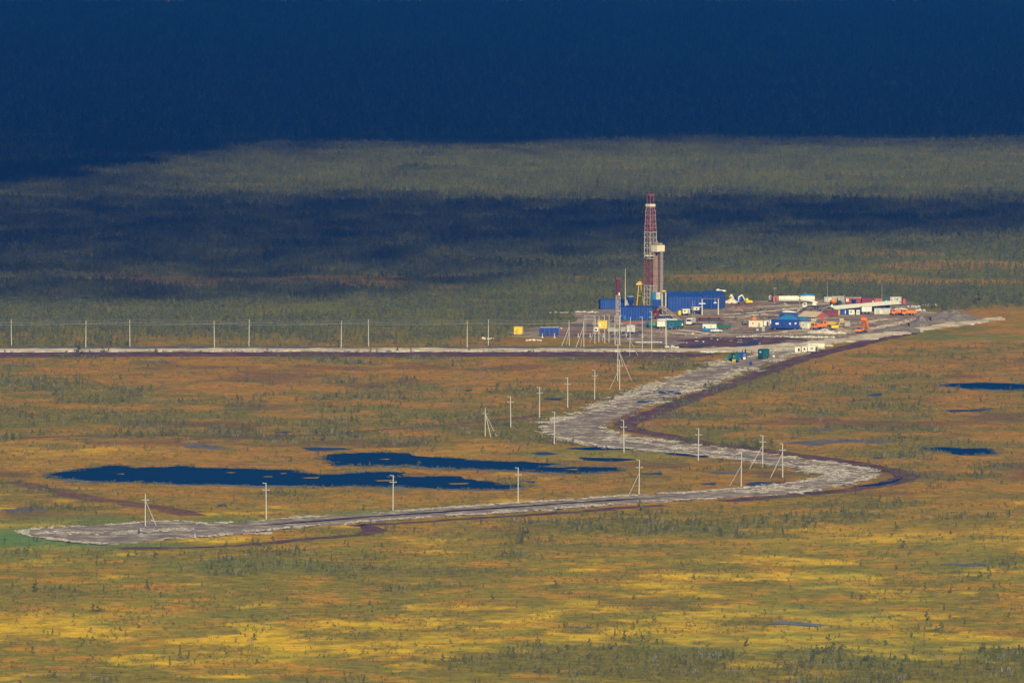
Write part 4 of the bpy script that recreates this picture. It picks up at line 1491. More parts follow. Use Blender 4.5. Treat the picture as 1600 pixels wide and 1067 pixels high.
# ------------------------------------------------------------------ the drilling rig
def lattice(mb, w0, w1, z0, z1, bays, rl, rb, faces=(0, 1, 2, 3), dia=True):
    """legs and bracing of a square tapering tower between two heights"""
    def c(k, z):
        t = (z - z0) / (z1 - z0)
        w = (w0 + (w1 - w0) * t) / 2
        return Vector((w * (1, 1, -1, -1)[k % 4], w * (-1, 1, 1, -1)[k % 4], z))
    for k in range(4):
        mb.rod(c(k, z0), c(k, z1), rl, rl, 5)
    for b in range(bays):
        za, zb = z0 + (z1 - z0) * b / bays, z0 + (z1 - z0) * (b + 1) / bays
        for k in faces:
            mb.rod(c(k, zb), c(k + 1, zb), rb * 1.2, None, 4, False)
            if dia:
                if b % 2:
                    mb.rod(c(k, za), c(k + 1, zb), rb, None, 4, False)
                else:
                    mb.rod(c(k + 1, za), c(k, zb), rb, None, 4, False)
                mb.rod((c(k, za) + c(k + 1, za)) / 2, (c(k, zb) + c(k + 1, zb)) / 2, rb * .7, None, 4, False)
    return mb


def build_rig():
    yb = 498
    s = mpp(yb)
    x, y = G(1016.2, yb, ZP)
    Z = lambda p: (yb - p) * s
    rz = math.radians(40)
    r = thing("drilling_rig", "tall red and white lattice drilling derrick standing over the blue halls", "drilling rig", (x, y, ZP), rz)
    w = 4.0
    sec = [(Z(487), Z(478), w, w, 2, MASTRED), (Z(478), Z(446), w, w, 5, MASTWHITE), (Z(446), Z(404), w, w * .985, 6, MASTRED), (Z(404), Z(363), w * .985, w * .93, 5, MASTWHITE),
           (Z(363), Z(330), w * .93, w * .76, 5, MASTPINK), (Z(330), Z(320), w * .76, w * .56, 2, MASTPINK)]
    for z0, z1, a, b, n, m in sec:
        lattice(MB(), a, b, z0, z1, n, .17, .075).obj("mast_section", m, r)
    inner = MB()
    for a in range(3):
        inner.rod((-1.3 + a * 1.1, .9, Z(478)), (-.6 + a * .6, .5, Z(325)), .09, .09, 5)
    inner.bx(-.75, .75, -.6, .6, Z(360), Z(354)).bx(-.3, .3, -.3, .3, Z(366), Z(360))
    inner.obj("travelling_block", MAROON, r)
    for zz, ww in ((Z(404), w), (Z(446), w), (Z(363), w * .93)):
        hz = MB()
        e = ww / 2 + .15
        for k in range(4):
            a = Vector((e * (1, 1, -1, -1)[k], e * (-1, 1, 1, -1)[k], zz))
            b = Vector((e * (1, 1, -1, -1)[(k + 1) % 4], e * (-1, 1, 1, -1)[(k + 1) % 4], zz))
            hz.rod(a, b, .14, .14, 5)
        hz.obj("mast_ring", MASTWHITE, r)
    MB().bx(-1.9, 1.9, -1.9, 1.9, Z(400), Z(398.6)).bx(-3.1, -1.9, -.5, .5, Z(400), Z(398.8)).obj("ladder_landing", CREAM, r)
    c = MB()
    e = w * .27
    for k in range(4):
        c.rod((e * (1, 1, -1, -1)[k], e * (-1, 1, 1, -1)[k], Z(318)), (e * (1, 1, -1, -1)[k], e * (-1, 1, 1, -1)[k], Z(304)), .17, .17, 5)
    c.bx(-e - .3, e + .3, -e - .3, -e + .1, Z(306), Z(303.5)).bx(-e - .3, e + .3, e - .1, e + .3, Z(306), Z(303.5)).bx(-e - .3, -e + .1, -e + .1, e - .1, Z(306), Z(303.5))
    c.obj("crown_frame", MASTRED, r)
    MB().bx(-e - .5, e + .5, -e - .5, e + .5, Z(323), Z(319)).obj("crown_block", CREAM, r)
    # racking board, hung out to the right of the mast
    R = Matrix.Rotation(-rz, 3, 'Z')
    o = R @ Vector((3.35, -.4, 0))
    pb = MB()
    hw, hd = 2.35, 2.1
    z0, z1 = Z(393), Z(383)
    pb.bx(o.x - hw, o.x + hw, o.y - hd, o.y - hd + .12, z0, z1).bx(o.x - hw, o.x + hw, o.y + hd - .12, o.y + hd, z0, z1)
    pb.bx(o.x - hw, o.x - hw + .12, o.y - hd + .13, o.y + hd - .13, z0, z1).bx(o.x + hw - .12, o.x + hw, o.y - hd + .13, o.y + hd - .13, z0, z1)
    board = pb.obj("racking_board", CREAM, r)
    fl = MB()
    for k in range(6):
        fl.bx(o.x - hw + .2, o.x + hw - .2, o.y - hd + .3 + k * .7, o.y - hd + .45 + k * .7, z0 + .1, z0 + .25)
    fl.obj("fingers", NAVY, board)
    MB().bx(o.x - 1.7, o.x - .2, o.y - .5, o.y + 1.2, z1 + .02, Z(378)).rod((o.x - 1.5, o.y - 1.5, z1), (o.x - 1.0, o.y - .6, Z(376)), .25, .1).obj("winch_house", WOOD, board)
    MB().bx(o.x + .4, o.x + 2.0, o.y - .9, o.y + .8, z1 + .02, Z(380)).obj("gear_box", GREY, board)
    st = MB()
    for a, b in (((o.x - hw, o.y - hd), (o.x - hw + 1.2, o.y)), ((o.x + hw, o.y + hd), (o.x - .6, o.y + .6)), ((o.x + hw, o.y - hd), (o.x - .5, o.y))):
        st.rod((a[0], a[1], z0), (b[0], b[1], Z(402)), .16, .12, 5)
    st.obj("knee_brace", NAVY, board)
    # floor, driller's cabins, substructure
    zf = Z(478)
    f = R @ Vector((2.4, -1.2, 0))
    MB().bx(-3.2, f.x + 3.6, f.y - 3.4, 3.4, zf - .5, zf).obj("drill_floor", NAVY, r)
    q = R @ Vector((2.5, -4.2, 0))
    cab = MB()

    def wbox(mb, wx0, wx1, wy0, wy1, z0_, z1_):
        cc = R @ Vector(((wx0 + wx1) / 2, (wy0 + wy1) / 2, 0))
        mb.box((cc.x, cc.y, (z0_ + z1_) / 2), (wx1 - wx0, wy1 - wy0, z1_ - z0_), -rz)
        return mb
    wbox(MB(), .9, 4.7, -5.0, -2.4, Z(479), Z(467.2)).obj("cabin", BLUE, r)
    wbox(MB(), .9, 2.5, -5.0, -2.4, Z(467.1), Z(456)).obj("cabin", SKYB, r)
    wbox(MB(), 2.52, 4.5, -5.1, -2.5, Z(467.0), Z(456)).obj("doghouse", PALE, r)
    wbox(MB(), .2, .88, -4.6, -2.6, Z(479), Z(456.5)).obj("wind_wall", TEAL, r)
    col = MB()
    for wx, ra in ((5.2, .32), (6.9, .38)):
        p = R @ Vector((wx, -3.2, 0))
        col.rod((p.x, p.y, .0), (p.x, p.y, Z(456.2)), ra, ra, 10)
    col.obj("stand_pipe", PALE, r)
    p = R @ Vector((6.0, -3.2, 0))
    MB().lathe([(.5, Z(456)), (1.15, Z(455)), (1.1, Z(453.6)), (.4, Z(453))], (p.x, p.y, 0), 14).obj("cap", YELLOW, r, True)
    sub = MB()
    for wx in (-1.5, .6, 2.8, 5.0):
        for wy in (-4.5, -1, 2.5):
            p = R @ Vector((wx, wy, 0))
            sub.rod((p.x, p.y, -.2), (p.x, p.y, zf - .5), .24, .24, 5)
    for wy in (-4.5, -1, 2.5):
        for a, b in ((-1.5, .6), (.6, 2.8), (2.8, 5.0)):
            p, q_ = R @ Vector((a, wy, 0)), R @ Vector((b, wy, 0))
            sub.rod((p.x, p.y, .2), (q_.x, q_.y, zf - .7), .15, None, 4)
            sub.rod((p.x, p.y, zf * .5), (q_.x, q_.y, zf * .5), .15, None, 4)
    for wx in (-1.5, .6, 2.8, 5.0):
        p, q_ = R @ Vector((wx, -4.5, 0)), R @ Vector((wx, 2.5, 0))
        sub.rod((p.x, p.y, zf - .8), (q_.x, q_.y, zf - .8), .16, None, 4)
    sub.obj("substructure", MAROON, r)
    # pipe ramp down to the right
    e0 = R @ Vector((5.0, -4.6, 0))
    ex, ey = G(1062, 502.5, ZP)
    e1 = R @ Vector((ex - x, ey - y, 0))
    rp = MB()
    sd = (e1 - e0).normalized().cross(Vector((0, 0, 1))) * 1.1
    for k in (-1, 1):
        rp.rod((e0.x + sd.x * k, e0.y + sd.y * k, zf), (e1.x + sd.x * k, e1.y + sd.y * k, .4), .3, .3, 6)
    for k in range(15):
        t = k / 14
        m_ = e0.lerp(e1, t)
        rp.rod((m_.x - sd.x, m_.y - sd.y, zf + (.4 - zf) * t), (m_.x + sd.x, m_.y + sd.y, zf + (.4 - zf) * t), .14, None, 4)
    for t in (.35, .7):
        m_ = e0.lerp(e1, t)
        for k in (-1, 1):
            rp.rod((m_.x + sd.x * k, m_.y + sd.y * k, -.1), (m_.x + sd.x * k, m_.y + sd.y * k, zf + (.4 - zf) * t), .14, None, 5)
    rp.obj("pipe_ramp", WOOD, r)
    # stands of drill pipe: each a thing of its own, standing on the floor
    k = 0
    for row in range(3):
        for i in range(8 if row else 9):
            wx = 1.3 + i * .50 + row * .12 + (.3 if i > 3 else 0)
            if 3 <= i <= 3 and row == 0:
                continue
            wy = -1.6 + row * .5
            o_ = MB().rod((0, 0, 0), (.28 - .03 * i, .15, Z(392) - zf - .1), .11, .10, 6).obj("drill_pipe", PIPE if i < 4 else STANDG if i > 5 else RUST)
            o_.location = (x + wx, y + wy, ZP + zf + .02)
            tag(o_, "brown drill pipe stood on end inside the derrick" if i < 4 else "grey drill pipe stood on end inside the derrick" if i > 5 else "rusty drill pipe stood on end inside the derrick", "drill pipe", "drill pipe racked in the derrick")
            k += 1
    return r


build_rig()


def build_gantry():
    yb = 496.5
    x, y = G(999.5, yb, ZP)
    s = mpp(yb)
    Z = lambda p: (yb - p) * s
    r = thing("yellow_gantry", "tall yellow A shaped gantry with a small top platform beside the derrick", "gantry", (x, y, ZP))
    for sx, bx_ in ((-1, -1.5), (1, 2.3)):
        for sy in (-1, 1):
            MB().rod((bx_ * 1.25, sy * 1.6, -.2), (sx * .45, sy * .5, Z(446)), .30, .24, 6).obj("leg", AMBER, r)
    for t in (.35, .68):
        zz = Z(446) * t
        for sy in (-1, 1):
            yy = sy * (1.6 - 1.1 * t)
            MB().rod((-1.88 + 1.43 * t, yy, zz), (2.88 - 2.43 * t, yy, zz), .12, None, 5).obj("tie", AMBER, r)
    MB().bx(-1.6, 1.6, -1.2, 1.2, Z(445), Z(443)).obj("platform", YELLOW, r)
    MB().bx(-.9, 1.1, -.7, .7, Z(443) + .01, Z(440)).rod((.1, 0, Z(440)), (.1, 0, Z(437.5)), .1).obj("pulley_block", AMBER, r)
    MB().bx(-.35, .35, -.5, .5, Z(452), Z(446)).obj("pulley_block", DARK, r)


build_gantry()


def build_lattice_tower():
    yb = 505
    x, y = G(965.6, yb, ZP)
    s = mpp(yb)
    Z = lambda p: (yb - p) * s
    r = thing("lattice_tower", "slim tower with white lattice foot and dark red upper half left of the rig", "tower", (x, y, ZP), math.radians(12))
    lattice(MB(), 1.75, 1.6, -.2, Z(461), 9, .12, .06).obj("lattice", MASTWHITE, r)
    u = lattice(MB(), 1.5, 1.3, Z(461), Z(437), 7, .13, .07)
    u.bx(-.5, .5, -.45, .45, Z(461), Z(437))
    u.obj("upper_section", MAROON, r)
    MB().bx(-1.1, 1.1, -1, 1, Z(437), Z(434)).obj("head", MAROON, r)
    MB().bx(.05, .65, -.85, -.6, Z(461.5), Z(457)).obj("lamp", WHITE, r)


build_lattice_tower()
pole_thing("radio_mast", "thin pale tapering mast rising behind the blue sheds left of the derrick", "mast", 977, 500, 419, .32, .08, CONC)

# ------------------------------------------------------------------ blue halls and sheds round the rig
D2 = math.radians
cabin("corrugated_shelter", "large blue corrugated shelter in front of the derrick foot", "shelter", 970, 1019, 501, 480, 9, D2(-6), BLUE, BLUE, 1.15, .5, door=(-.36, SKYB, 'front'), over=.05)
cabin("corrugated_shelter", "low blue corrugated shelter standing farthest left of the rig", "shelter", 936, 976, 484, 469, 6, D2(8), BLUE, ROOFBLUE, 1.1, .4, over=.05)
cabin("drilling_hall", "long blue corrugated hall with humped roof right of the derrick", "hall", 1039, 1096, 487, 463.5, 16, D2(5), BLUE, ROOFBLUE, 1.3, 1.9, over=.1, door=(.30, NAVY, 'front'))
cabin("drilling_hall", "tall blue hall with white vents at the right end of the blue row", "hall", 1094, 1134.5, 483, 460.5, 14, D2(-14), BLUE, ROOFBLUE, 1.5, 1.5, over=.1, door=(-.05, NAVY, 'front'))
for i, (px, lab) in enumerate(((1122, "white dome vent on the roof of the right blue hall"), (1129, "flat white vent box on the right blue hall"))):
    x, y = G(px, 480, ZP)
    zr = 22.5 * mpp(483) + ZP
    if i == 0:
        o = MB().lathe([(1.0, 0), (1.0, .5), (.75, .95), (.3, 1.2)], (0, 0, 0), 12).obj("roof_vent", WHITE, None, True)
    else:
        o = MB().bx(-1.6, 1.6, -.6, .6, 0, .5).bx(-1.2, 1.2, -.4, .4, .5, .7).obj("roof_vent", WHITE)
    o.location = (x, y + 2.5, zr - .25 + .75)
    tag(o, lab, "vent")


def hopper():
    x, y = G(985, 500, ZP)
    s = mpp(500)
    r = thing("mud_hopper", "blue funnel hopper rising behind the front blue shelter", "hopper", (x, y, ZP))
    MB().lathe([(.5, 22 * s), (.7, 25 * s), (1.5, 31 * s), (1.55, 36.5 * s)], (0, 0, 0), 14).obj("funnel", BLUE, r)
    MB().lathe([(1.6, 36.5 * s), (1.6, 36.9 * s)], (0, 0, 0), 14).obj("rim", PALE, r)
    for a in range(4):
        t = a * math.pi / 2 + .4
        MB().rod((1.3 * math.cos(t), 1.3 * math.sin(t), -.2), (1.25 * math.cos(t), 1.25 * math.sin(t), 30 * s), .13, None, 6).obj("leg", NAVY, r)
    x, y = G(980, 497, ZP)
    r = thing("dust_cyclone", "grey conical cyclone vessel between the mast and the blue hopper", "vessel", (x, y, ZP))
    MB().lathe([(1.3, 17 * s), (1.35, 21 * s), (.9, 26 * s), (.3, 29 * s)], (0, 0, 0), 14).obj("shell", GREY, r, True)
    for a in range(3):
        t = a * 2.09
        MB().rod((1.2 * math.cos(t), 1.2 * math.sin(t), -.2), (1.2 * math.cos(t), 1.2 * math.sin(t), 20 * s), .12, None, 6).obj("leg", DARK, r)


hopper()
cabin("site_trailer", "white site trailer with a dark end door below the left blue hall", "trailer", 1064.5, 1078, 493, 483.5, 2.8, D2(14), WHITE, WHITE, door=(.3, GREY, 'front'), wins=((-.22, .6, .9, .7),), wheels=2)
cabin("site_trailer", "white and blue site trailer just below the gap of the blue halls", "trailer", 1080, 1097, 491, 480.5, 3, D2(20), WHITE, WHITE, band=(NAVY, .42), door=(.36, BLUE, 'front'), wins=((-.15, .72, 1.0, .6),), wheels=2)
x, y = G(1061.8, 493, ZP)
o = thing("fuel_drum", "yellow upright tank at the foot of the pipe ramp", "tank", (x, y, ZP))
MB().lathe([(.75, .1), (.8, .3), (.8, 2.0), (.6, 2.3)], (0, 0, 0), 14).obj("shell", YELLOW, o, True)
MB().bx(-.8, .8, -.8, .8, -.1, .12).obj("skid", DARK, o)
MB().lathe([(.82, 1.9), (.82, 2.02)], (0, 0, 0), 14).obj("band", DARK, o)
cabin("pump_unit", "low blue unit with pale roof under the end of the pipe ramp", "pump unit", 1031, 1055, 500, 493, 3, D2(3), NAVY, WHITE, door=(.1, BLUE, 'front'), over=.2)
h_tank("mud_tank", "long pale green grey tank lying below the pipe ramp", "tank", 1026.5, 1059, 507, 498, D2(-3), PALE, bands=4)
h_tank("water_tank", "bright green tank beside the front blue shelter", "tank", 1012, 1032, 512.5, 504, D2(2), GREEN, saddle=RUST, bands=3)
cabin("equipment_box", "small blue equipment box touching the bright green tank", "box", 1007, 1013, 512, 505, 2.4, D2(2), SKYB, SKYB, door=(0, NAVY, 'front'))
cabin("tank_trailer", "long teal box trailer with a white triangle on its tail", "trailer", 1040, 1069, 514, 501.5, 2.9, D2(-6), TEAL, TEAL, 1.6, wheels=3)
o = [q for q in bpy.data.objects if q.name == "tank_trailer"][0]
MB().prism([(3.0, 1.6), (4.0, 1.6), (3.5, 2.8)], -1.60, -1.54).obj("triangle_plate", CREAM, o)
vehicle("box_truck", "white and blue van truck parked before the teal trailer", "truck", 1037.5, 513.5, D2(12), BLUE, WHITE, 'box', L_=6.6)
vehicle("tractor_unit", "blue tractor lorry standing in front of the teal trailer", "truck", 1055, 514.8, D2(185), SKYB, NAVY, 'flat', L_=5.6)
vehicle("cargo_truck", "white lorry facing the camera right of the teal trailer", "truck", 1079.5, 508, D2(-106), WHITE, CREAM, 'box', L_=7.6, cabh=1.9)
cabin("storage_container", "white container with a blue lower half behind the white pickup", "container", 1098, 1120, 518, 507, 2.6, D2(-4), WHITE, WHITE, band=(SKYB, .42), wins=((.1, .72, .5, .5),), door=(-.36, SKYB, 'front'))
pickup("white pickup parked in front of the white and blue container", 1119.5, 519, D2(-3), WHITE)


def rack(label, px0, px1, yb, hpx, n, mat, seed, depth=5.0, yaw=0.0, name="pipe_rack", r_=.16):
    """trestles carrying a layer of pipes"""
    rs = random.Random(seed)
    xa, y = G(px0, yb, ZP)
    xb = G(px1, yb, ZP)[0]
    L_ = xb - xa
    h = hpx * mpp(yb)
    r = thing(name, label, "pipe rack", ((xa + xb) / 2, y + depth / 2, ZP), yaw)
    for k in range(3):
        x = -L_ * .4 + L_ * .4 * k
        m = MB().bx(x - .12, x + .12, -depth / 2, depth / 2, h * .62, h * .62 + .2)
        for sy in (-1, 0, 1):
            m.bx(x - .1, x + .1, sy * depth * .45 - .1, sy * depth * .45 + .1, -.1, h * .62)
        m.obj("trestle", MAROON, r)
    p = MB()
    for k in range(n):
        yy = -depth / 2 + depth * (k + .5) / n
        e = rs.uniform(-.6, .6)
        p.rod((-L_ / 2 + e, yy, h * .62 + .2 + r_), (L_ / 2 + e, yy, h * .62 + .2 + r_), r_, None, 7)
    p.obj("pipes", mat, r)
    return r


rack("rack of dark drill pipe in the yard right of the white lorry", 1086, 1131, 507, 6, 14, DARK, 1, 7, D2(-2))
rack("rack of rusty pipe along the rear of the pipe yard", 1090, 1128, 500, 4.5, 12, RUST, 2, 8, D2(3))
rack("long rack of brown pipe running left from the substation", 868, 955, 524, 5.5, 7, MAROON, 3, 3, 0.0)
rack("short rack of rusty pipe behind the front blue shelter road", 975, 1008, 509, 5, 8, SALMON, 4, 4, 0.0)


def goal_frame():
    xa, y = G(1097, 492, ZP)
    xb = G(1121.5, 490, ZP)[0]
    s = mpp(491)
    w = xb - xa
    r = thing("lifting_frame", "rusty goal shaped lifting frame in front of the right blue hall", "frame", ((xa + xb) / 2, y, ZP), D2(4))
    h = 25 * s
    for sx in (-1, 1):
        MB().rod((sx * w / 2, 0, -.2), (sx * w / 2, 0, h), .30, .2, 6).obj("post", CREAM, r)
    MB().bx(-w / 2, w / 2 + .6, -.16, .16, h - .1, h + .25).obj("beam", RUST, r)
    MB().bx(-w / 2 - 1.5, -w / 2 + 1.5, -.3, -.21, h * .68, h * .68 + .45).obj("crossbar", WHITE, r)
    MB().bx(w * .22, w * .22 + 1.2, -.4, .4, h * .72, h * .72 + .5).rod((w * .22 + .6, 0, h * .75), (w * .22 + .6, 0, h), .06).obj("hoist", WHITE, r)


goal_frame()
rubble("sack_heap", "heap of cream sacks against the end of the right blue hall", 1135, 1150, 474, 12, 7, 150, CREAM, 3, .5, 1.1)
mound("tarpaulin_heap", "blue tarpaulin thrown over stores beyond the sack heap", "tarpaulin", 1152, 472, 22, 10.5, 8, BLUE, 5, ((-.1, 0, 1), (.22, 0, .75)))
rubble("sack_heap", "few white sacks lying on the blue tarpaulin heap", 1150, 1159, 471.5, 6, 3, 14, WHITE, 9, .5, 1.0)


def loader(name, label, px, yb, yaw, mat, boom=WHITE, L_=5.0):
    x, y = G(px, yb, ZP)
    r = thing(name, label, "excavator", (x, y, ZP), yaw)
    for sy in (-1, 1):
        MB().prism([(-1.7, .05), (1.7, .05), (2.0, .5), (1.7, .9), (-1.7, .9), (-2.0, .5)], sy * 1.0 - .28, sy * 1.0 + .28).obj("track", DARK, r)
    MB().prism([(-2.1, .95), (1.2, .95), (1.2, 1.9), (-1.2, 2.1), (-2.1, 1.9)], -1.2, 1.2).obj("house", mat, r)
    c = MB().prism([(.0, 1.92), (1.35, 1.92), (1.2, 3.0), (.1, 3.1)], .2, 1.15).obj("cab", mat, r)
    MB().prism([(.1, 2.15), (1.33, 2.15), (1.2, 2.9), (.15, 2.95)], .17, .198).obj("window", GLASS, c)
    MB().path([(1.0, -.3, 1.7), (2.6, -.3, 4.6), (4.6, -.3, 3.4)], .3, 6).obj("boom", boom, r)
    a = MB().rod((4.6, -.3, 3.4), (4.3, -.3, 1.3), .22, .18, 6).obj("arm", boom, r)
    MB().prism([(3.7, .5), (4.5, .3), (4.7, 1.3), (4.2, 1.4)], -.9, .3).obj("bucket", DARK, a)
    return r


loader("excavator", "yellow excavator with a raised white boom beyond the tarpaulin", 1168, 476, D2(200), YELLOW)

# ------------------------------------------------------------------ camp: tanks, containers, cabins on the right half of the pad
h_tank("storage_tank", "long white storage tank left in the pair at the rear of the pad", "tank", 1216, 1249, 473.5, 462.5, D2(3), WHITE, bands=4)
h_tank("storage_tank", "ribbed white storage tank with blue tarpaulin on top at the rear", "tank", 1250, 1274, 474, 462.5, D2(-4), WHITE, bands=9)
h_tank("storage_tank", "short silver tank at the far left of the rear white tanks", "tank", 1200, 1207.5, 472, 461.5, D2(-30), STEEL, bands=1, hatch=False)
cabin("frame_crate", "open maroon framed unit between the silver and white tanks", "unit", 1207.5, 1215.5, 472, 462, 3, D2(4), SALMON, MAROON, .6, door=(0, MAROON, 'front'))
x, y = G(1262, 474, ZP)
s = mpp(474)
o = mound("tarpaulin_heap", "blue tarpaulin bundle draped on top of the ribbed white tank", "tarpaulin", 1262, 473, 24, 4.5, 3.2, SKYB, 8, ((-.15, 0, 1), (.2, 0, .8)), up=11.0 * s)
vehicle("crane_truck", "white truck crane with folded boom before the ribbed tank", "crane", 1267, 482.5, D2(172), WHITE, NAVY, 'crane', L_=7.6, tilt=.25)
cabin("shipping_container", "pale grey container with a lighter door left of the red row", "container", 1288, 1300, 473, 464.5, 3, D2(2), PALE, PALE, .9, door=(.25, CREAM, 'front'))
cabin("shipping_container", "bluish grey container with flat white roof left of the red row", "container", 1300.6, 1309, 473, 464, 3, D2(2), GREY, WHITE, .9, door=(-.2, PALE, 'front'))
cabin("shipping_container", "dull grey green container touching the left red container", "container", 1309.6, 1319.5, 473.5, 463.5, 3, D2(-3), GREY, PALE, .9, door=(.2, STEEL, 'front'))
cabin("shipping_container", "crimson container with a white notice plate at the left of the red row", "container", 1321, 1335, 474, 465.3, 2.6, D2(0), RED, PALE, 1.0, wins=((-.28, .55, 1.1, 1.3),), pane=WHITE)
cabin("shipping_container", "crimson container second in the red row with pale roof edge", "container", 1335.6, 1346, 474, 465.5, 2.6, D2(0), RED, CREAM, 1.0)
cabin("shipping_container", "dark maroon container in the middle of the red row", "container", 1346.6, 1358, 474.5, 466, 2.6, D2(3), MAROON, MAROON, 1.0)
cabin("shipping_container", "maroon container with white spots just left of the faded one", "container", 1358.6, 1366.4, 474.5, 467, 2.6, D2(2), MAROON, RED, 1.0, wins=((.2, .4, .5, .6),), pane=WHITE)
cabin("shipping_container", "faded salmon red container at the right of the red row", "container", 1367, 1377.6, 474.5, 467, 2.6, D2(2), SALMON, SALMON, .8)
cabin("shipping_container", "blue green container between faded red and beige ones", "container", 1378.4, 1389, 474, 467.2, 2.6, D2(2), TEAL, SKYB, 1.0, wins=((.1, .5, .5, .5),), pane=WHITE)
cabin("raised_cabin", "beige cabin raised on dark stilts right of the red row", "cabin", 1390, 1408.5, 475.5, 464.5, 3, D2(6), PALE, PALE, 0, legs=1.1, wins=((.12, .55, .7, .9), (-.4, .5, .5, .7)), under=DARK)
cabin("gate_box", "narrow upright red box at the right end of the container row", "box", 1410, 1415, 476, 466.5, 1.2, D2(10), RED, RED, .7, door=(0, SALMON, 'front'))
vehicle("mixer_truck", "orange mixer lorry by the grey containers near the canopy", "truck", 1305.5, 479, D2(35), TEAL, ORANGE, 'mixer', L_=5.4)
x, y = G(1299.8, 481, ZP)
o = thing("gas_bottle", "small white upright bottle tank beside the orange mixer", "tank", (x, y, ZP))
MB().lathe([(.4, .1), (.5, .3), (.5, 1.2), (.35, 1.5), (.12, 1.6)], (0, 0, 0), 12).obj("shell", WHITE, o, True)
MB().bx(-.45, .45, -.45, .45, -.1, .12).obj("foot", DARK, o)
x, y = G(1334, 476.5, ZP)
o = thing("hopper_bin", "blue funnel bin between the canopy roof and red containers", "hopper", (x, y, ZP))
MB().lathe([(.5, .7), (1.2, 1.6), (1.35, 2.6)], (0, 0, 0), 10).obj("funnel", BLUE, o)
for a in range(4):
    MB().rod((.95 * math.cos(a * 1.57), .95 * math.sin(a * 1.57), -.1), (.9 * math.cos(a * 1.57), .9 * math.sin(a * 1.57), 1.5), .08, None, 5).obj("leg", NAVY, o)


def canopy():
    """long white sheet roof on blue posts, running back to the right"""
    a = Vector(G(1296, 491.5, ZP) + (ZP,))
    b = Vector(G(1399, 482.5, ZP) + (ZP,))
    d = b - a
    L_ = d.length
    yaw = math.atan2(d.y, d.x)
    h = 9.5 * mpp(488)
    r = thing("long_canopy", "long white sheet roof on blue posts over the camp kitchen row", "canopy", (a + d / 2)[:], yaw)
    W = 7.4
    MB().prismx([(-W / 2, h - .35), (0, h + .95), (W / 2, h - .35), (W / 2, h - .2), (0, h + 1.1), (-W / 2, h - .2)], -L_ / 2, L_ / 2).obj("roof", WHITE, r)
    n = 9
    for k in range(n):
        x = -L_ / 2 + .5 + (L_ - 1) * k / (n - 1)
        for sy in (-1, 1):
            MB().bx(x - .12, x + .12, sy * (W / 2 - .5) - .12, sy * (W / 2 - .5) + .12, -.1, h - .25).obj("post", SKYB, r)
    MB().bx(-L_ * .3, L_ * .42, .2, 2.6, .02, h - .5).obj("back_wall", BLUE, r)
    return r


canopy()
cabin("storage_container", "deep blue container with a white stripe under the left canopy end", "container", 1312.5, 1326, 492, 484, 2.6, D2(3), BLUE, BLUE, 1.0, wins=((.1, .5, .3, 1.6),), pane=WHITE)
cabin("notice_board", "amber panel standing between the maroon and blue containers", "panel", 1309.6, 1312.4, 493, 484.6, .35, D2(0), AMBER, AMBER, 0)
cabin("office_cabin", "white cabin with one dark square window under the canopy", "cabin", 1326.4, 1335.2, 492.5, 484.8, 2.6, D2(0), WHITE, WHITE, wins=((-.1, .62, .7, .8),))
cabin("office_cabin", "narrow white cabin with a grey wide window under the canopy", "cabin", 1338, 1343.2, 492.5, 484.8, 2.6, D2(0), WHITE, WHITE, wins=((0, .58, .8, 1.0),), pane=GREY)
cabin("trailer_cabin", "large white trailer cabin on black wheels under the canopy", "trailer", 1345, 1362, 490.5, 479.6, 3, D2(10), WHITE, WHITE, 2.2, wheels=3)
cabin("fence_unit", "long pale grey panelled unit before the canopy right end", "unit", 1366, 1393, 491.8, 482.2, 2.6, D2(2), PALE, PALE, 1.2, door=(-.1, CREAM, 'front'))
cabin("shipping_container", "maroon ribbed container between the beige tent and the amber panel", "container", 1289, 1309, 494.5, 486.3, 2.6, D2(2), MAROON, MAROON, .9)


def tent():
    loc, L_, h = site(1246, 1297, 500, 492, 9, D2(-40))
    r = thing("barn_tent", "beige ridge roofed barn tent with a red gable end", "tent", loc, D2(-40))
    W, H = 9, 11.5 * mpp(499)
    L_ = L_ - 2
    MB().bx(-L_ / 2, L_ / 2, -W / 2, W / 2, -.1, H * .38).obj("wall", WOOD, r)
    rf = MB()
    n = 26
    for sy in (-1, 1):
        rf.prismx([(sy * (W / 2 + .5), H * .33), (0, H), (0, H + .12), (sy * (W / 2 + .5), H * .33 + .12)], -L_ / 2 - .3, L_ / 2 + .3)
    for k in range(n):
        x = -L_ / 2 + L_ * (k + .5) / n
        rf.prismx([(-W / 2 - .5, H * .33 + .12), (0, H + .12), (0, H + .2), (-W / 2 - .5, H * .33 + .2)], x - .12, x + .12)
    rf.obj("roof", TARP, r)
    MB().prismx([(-W / 2, H * .38), (W / 2, H * .38), (0, H - .1)], L_ / 2 - .15, L_ / 2 + .12).prismx([(-W / 2, H * .38), (W / 2, H * .38), (0, H - .1)], -L_ / 2 - .12, -L_ / 2 + .15).obj("gable", paint("gable_red", (.55, .10, .06), .6), r)
    MB().bx(L_ / 2 + .02, L_ / 2 + .1, -1.6, 1.6, 0, H * .36).obj("door", SALMON, r)


tent()


def blue_house():
    r, L_, h, z0 = cabin("wagon_house", "blue wagon house with a turquoise hipped roof and three white windows", "wagon house", 1205, 1251, 516, 500.5, 4.5, D2(-10), BLUE, BLUE, 0,
                         wins=((-.28, .55, 1.3, .75), (.18, .55, .7, .7), (.38, .6, .7, .7), (0, .55, .5, 1.6, 'right')), pane=WHITE, wheels=2, door=(.25, NAVY, 'right'))
    MB().prism([(-L_ * .36, h + .16), (L_ * .5, h + .16), (L_ * .26, h + 2.1), (-L_ * .02, h + 2.2)], -1.4, 2.2).obj("hip_roof", SKYB, r)
    return r


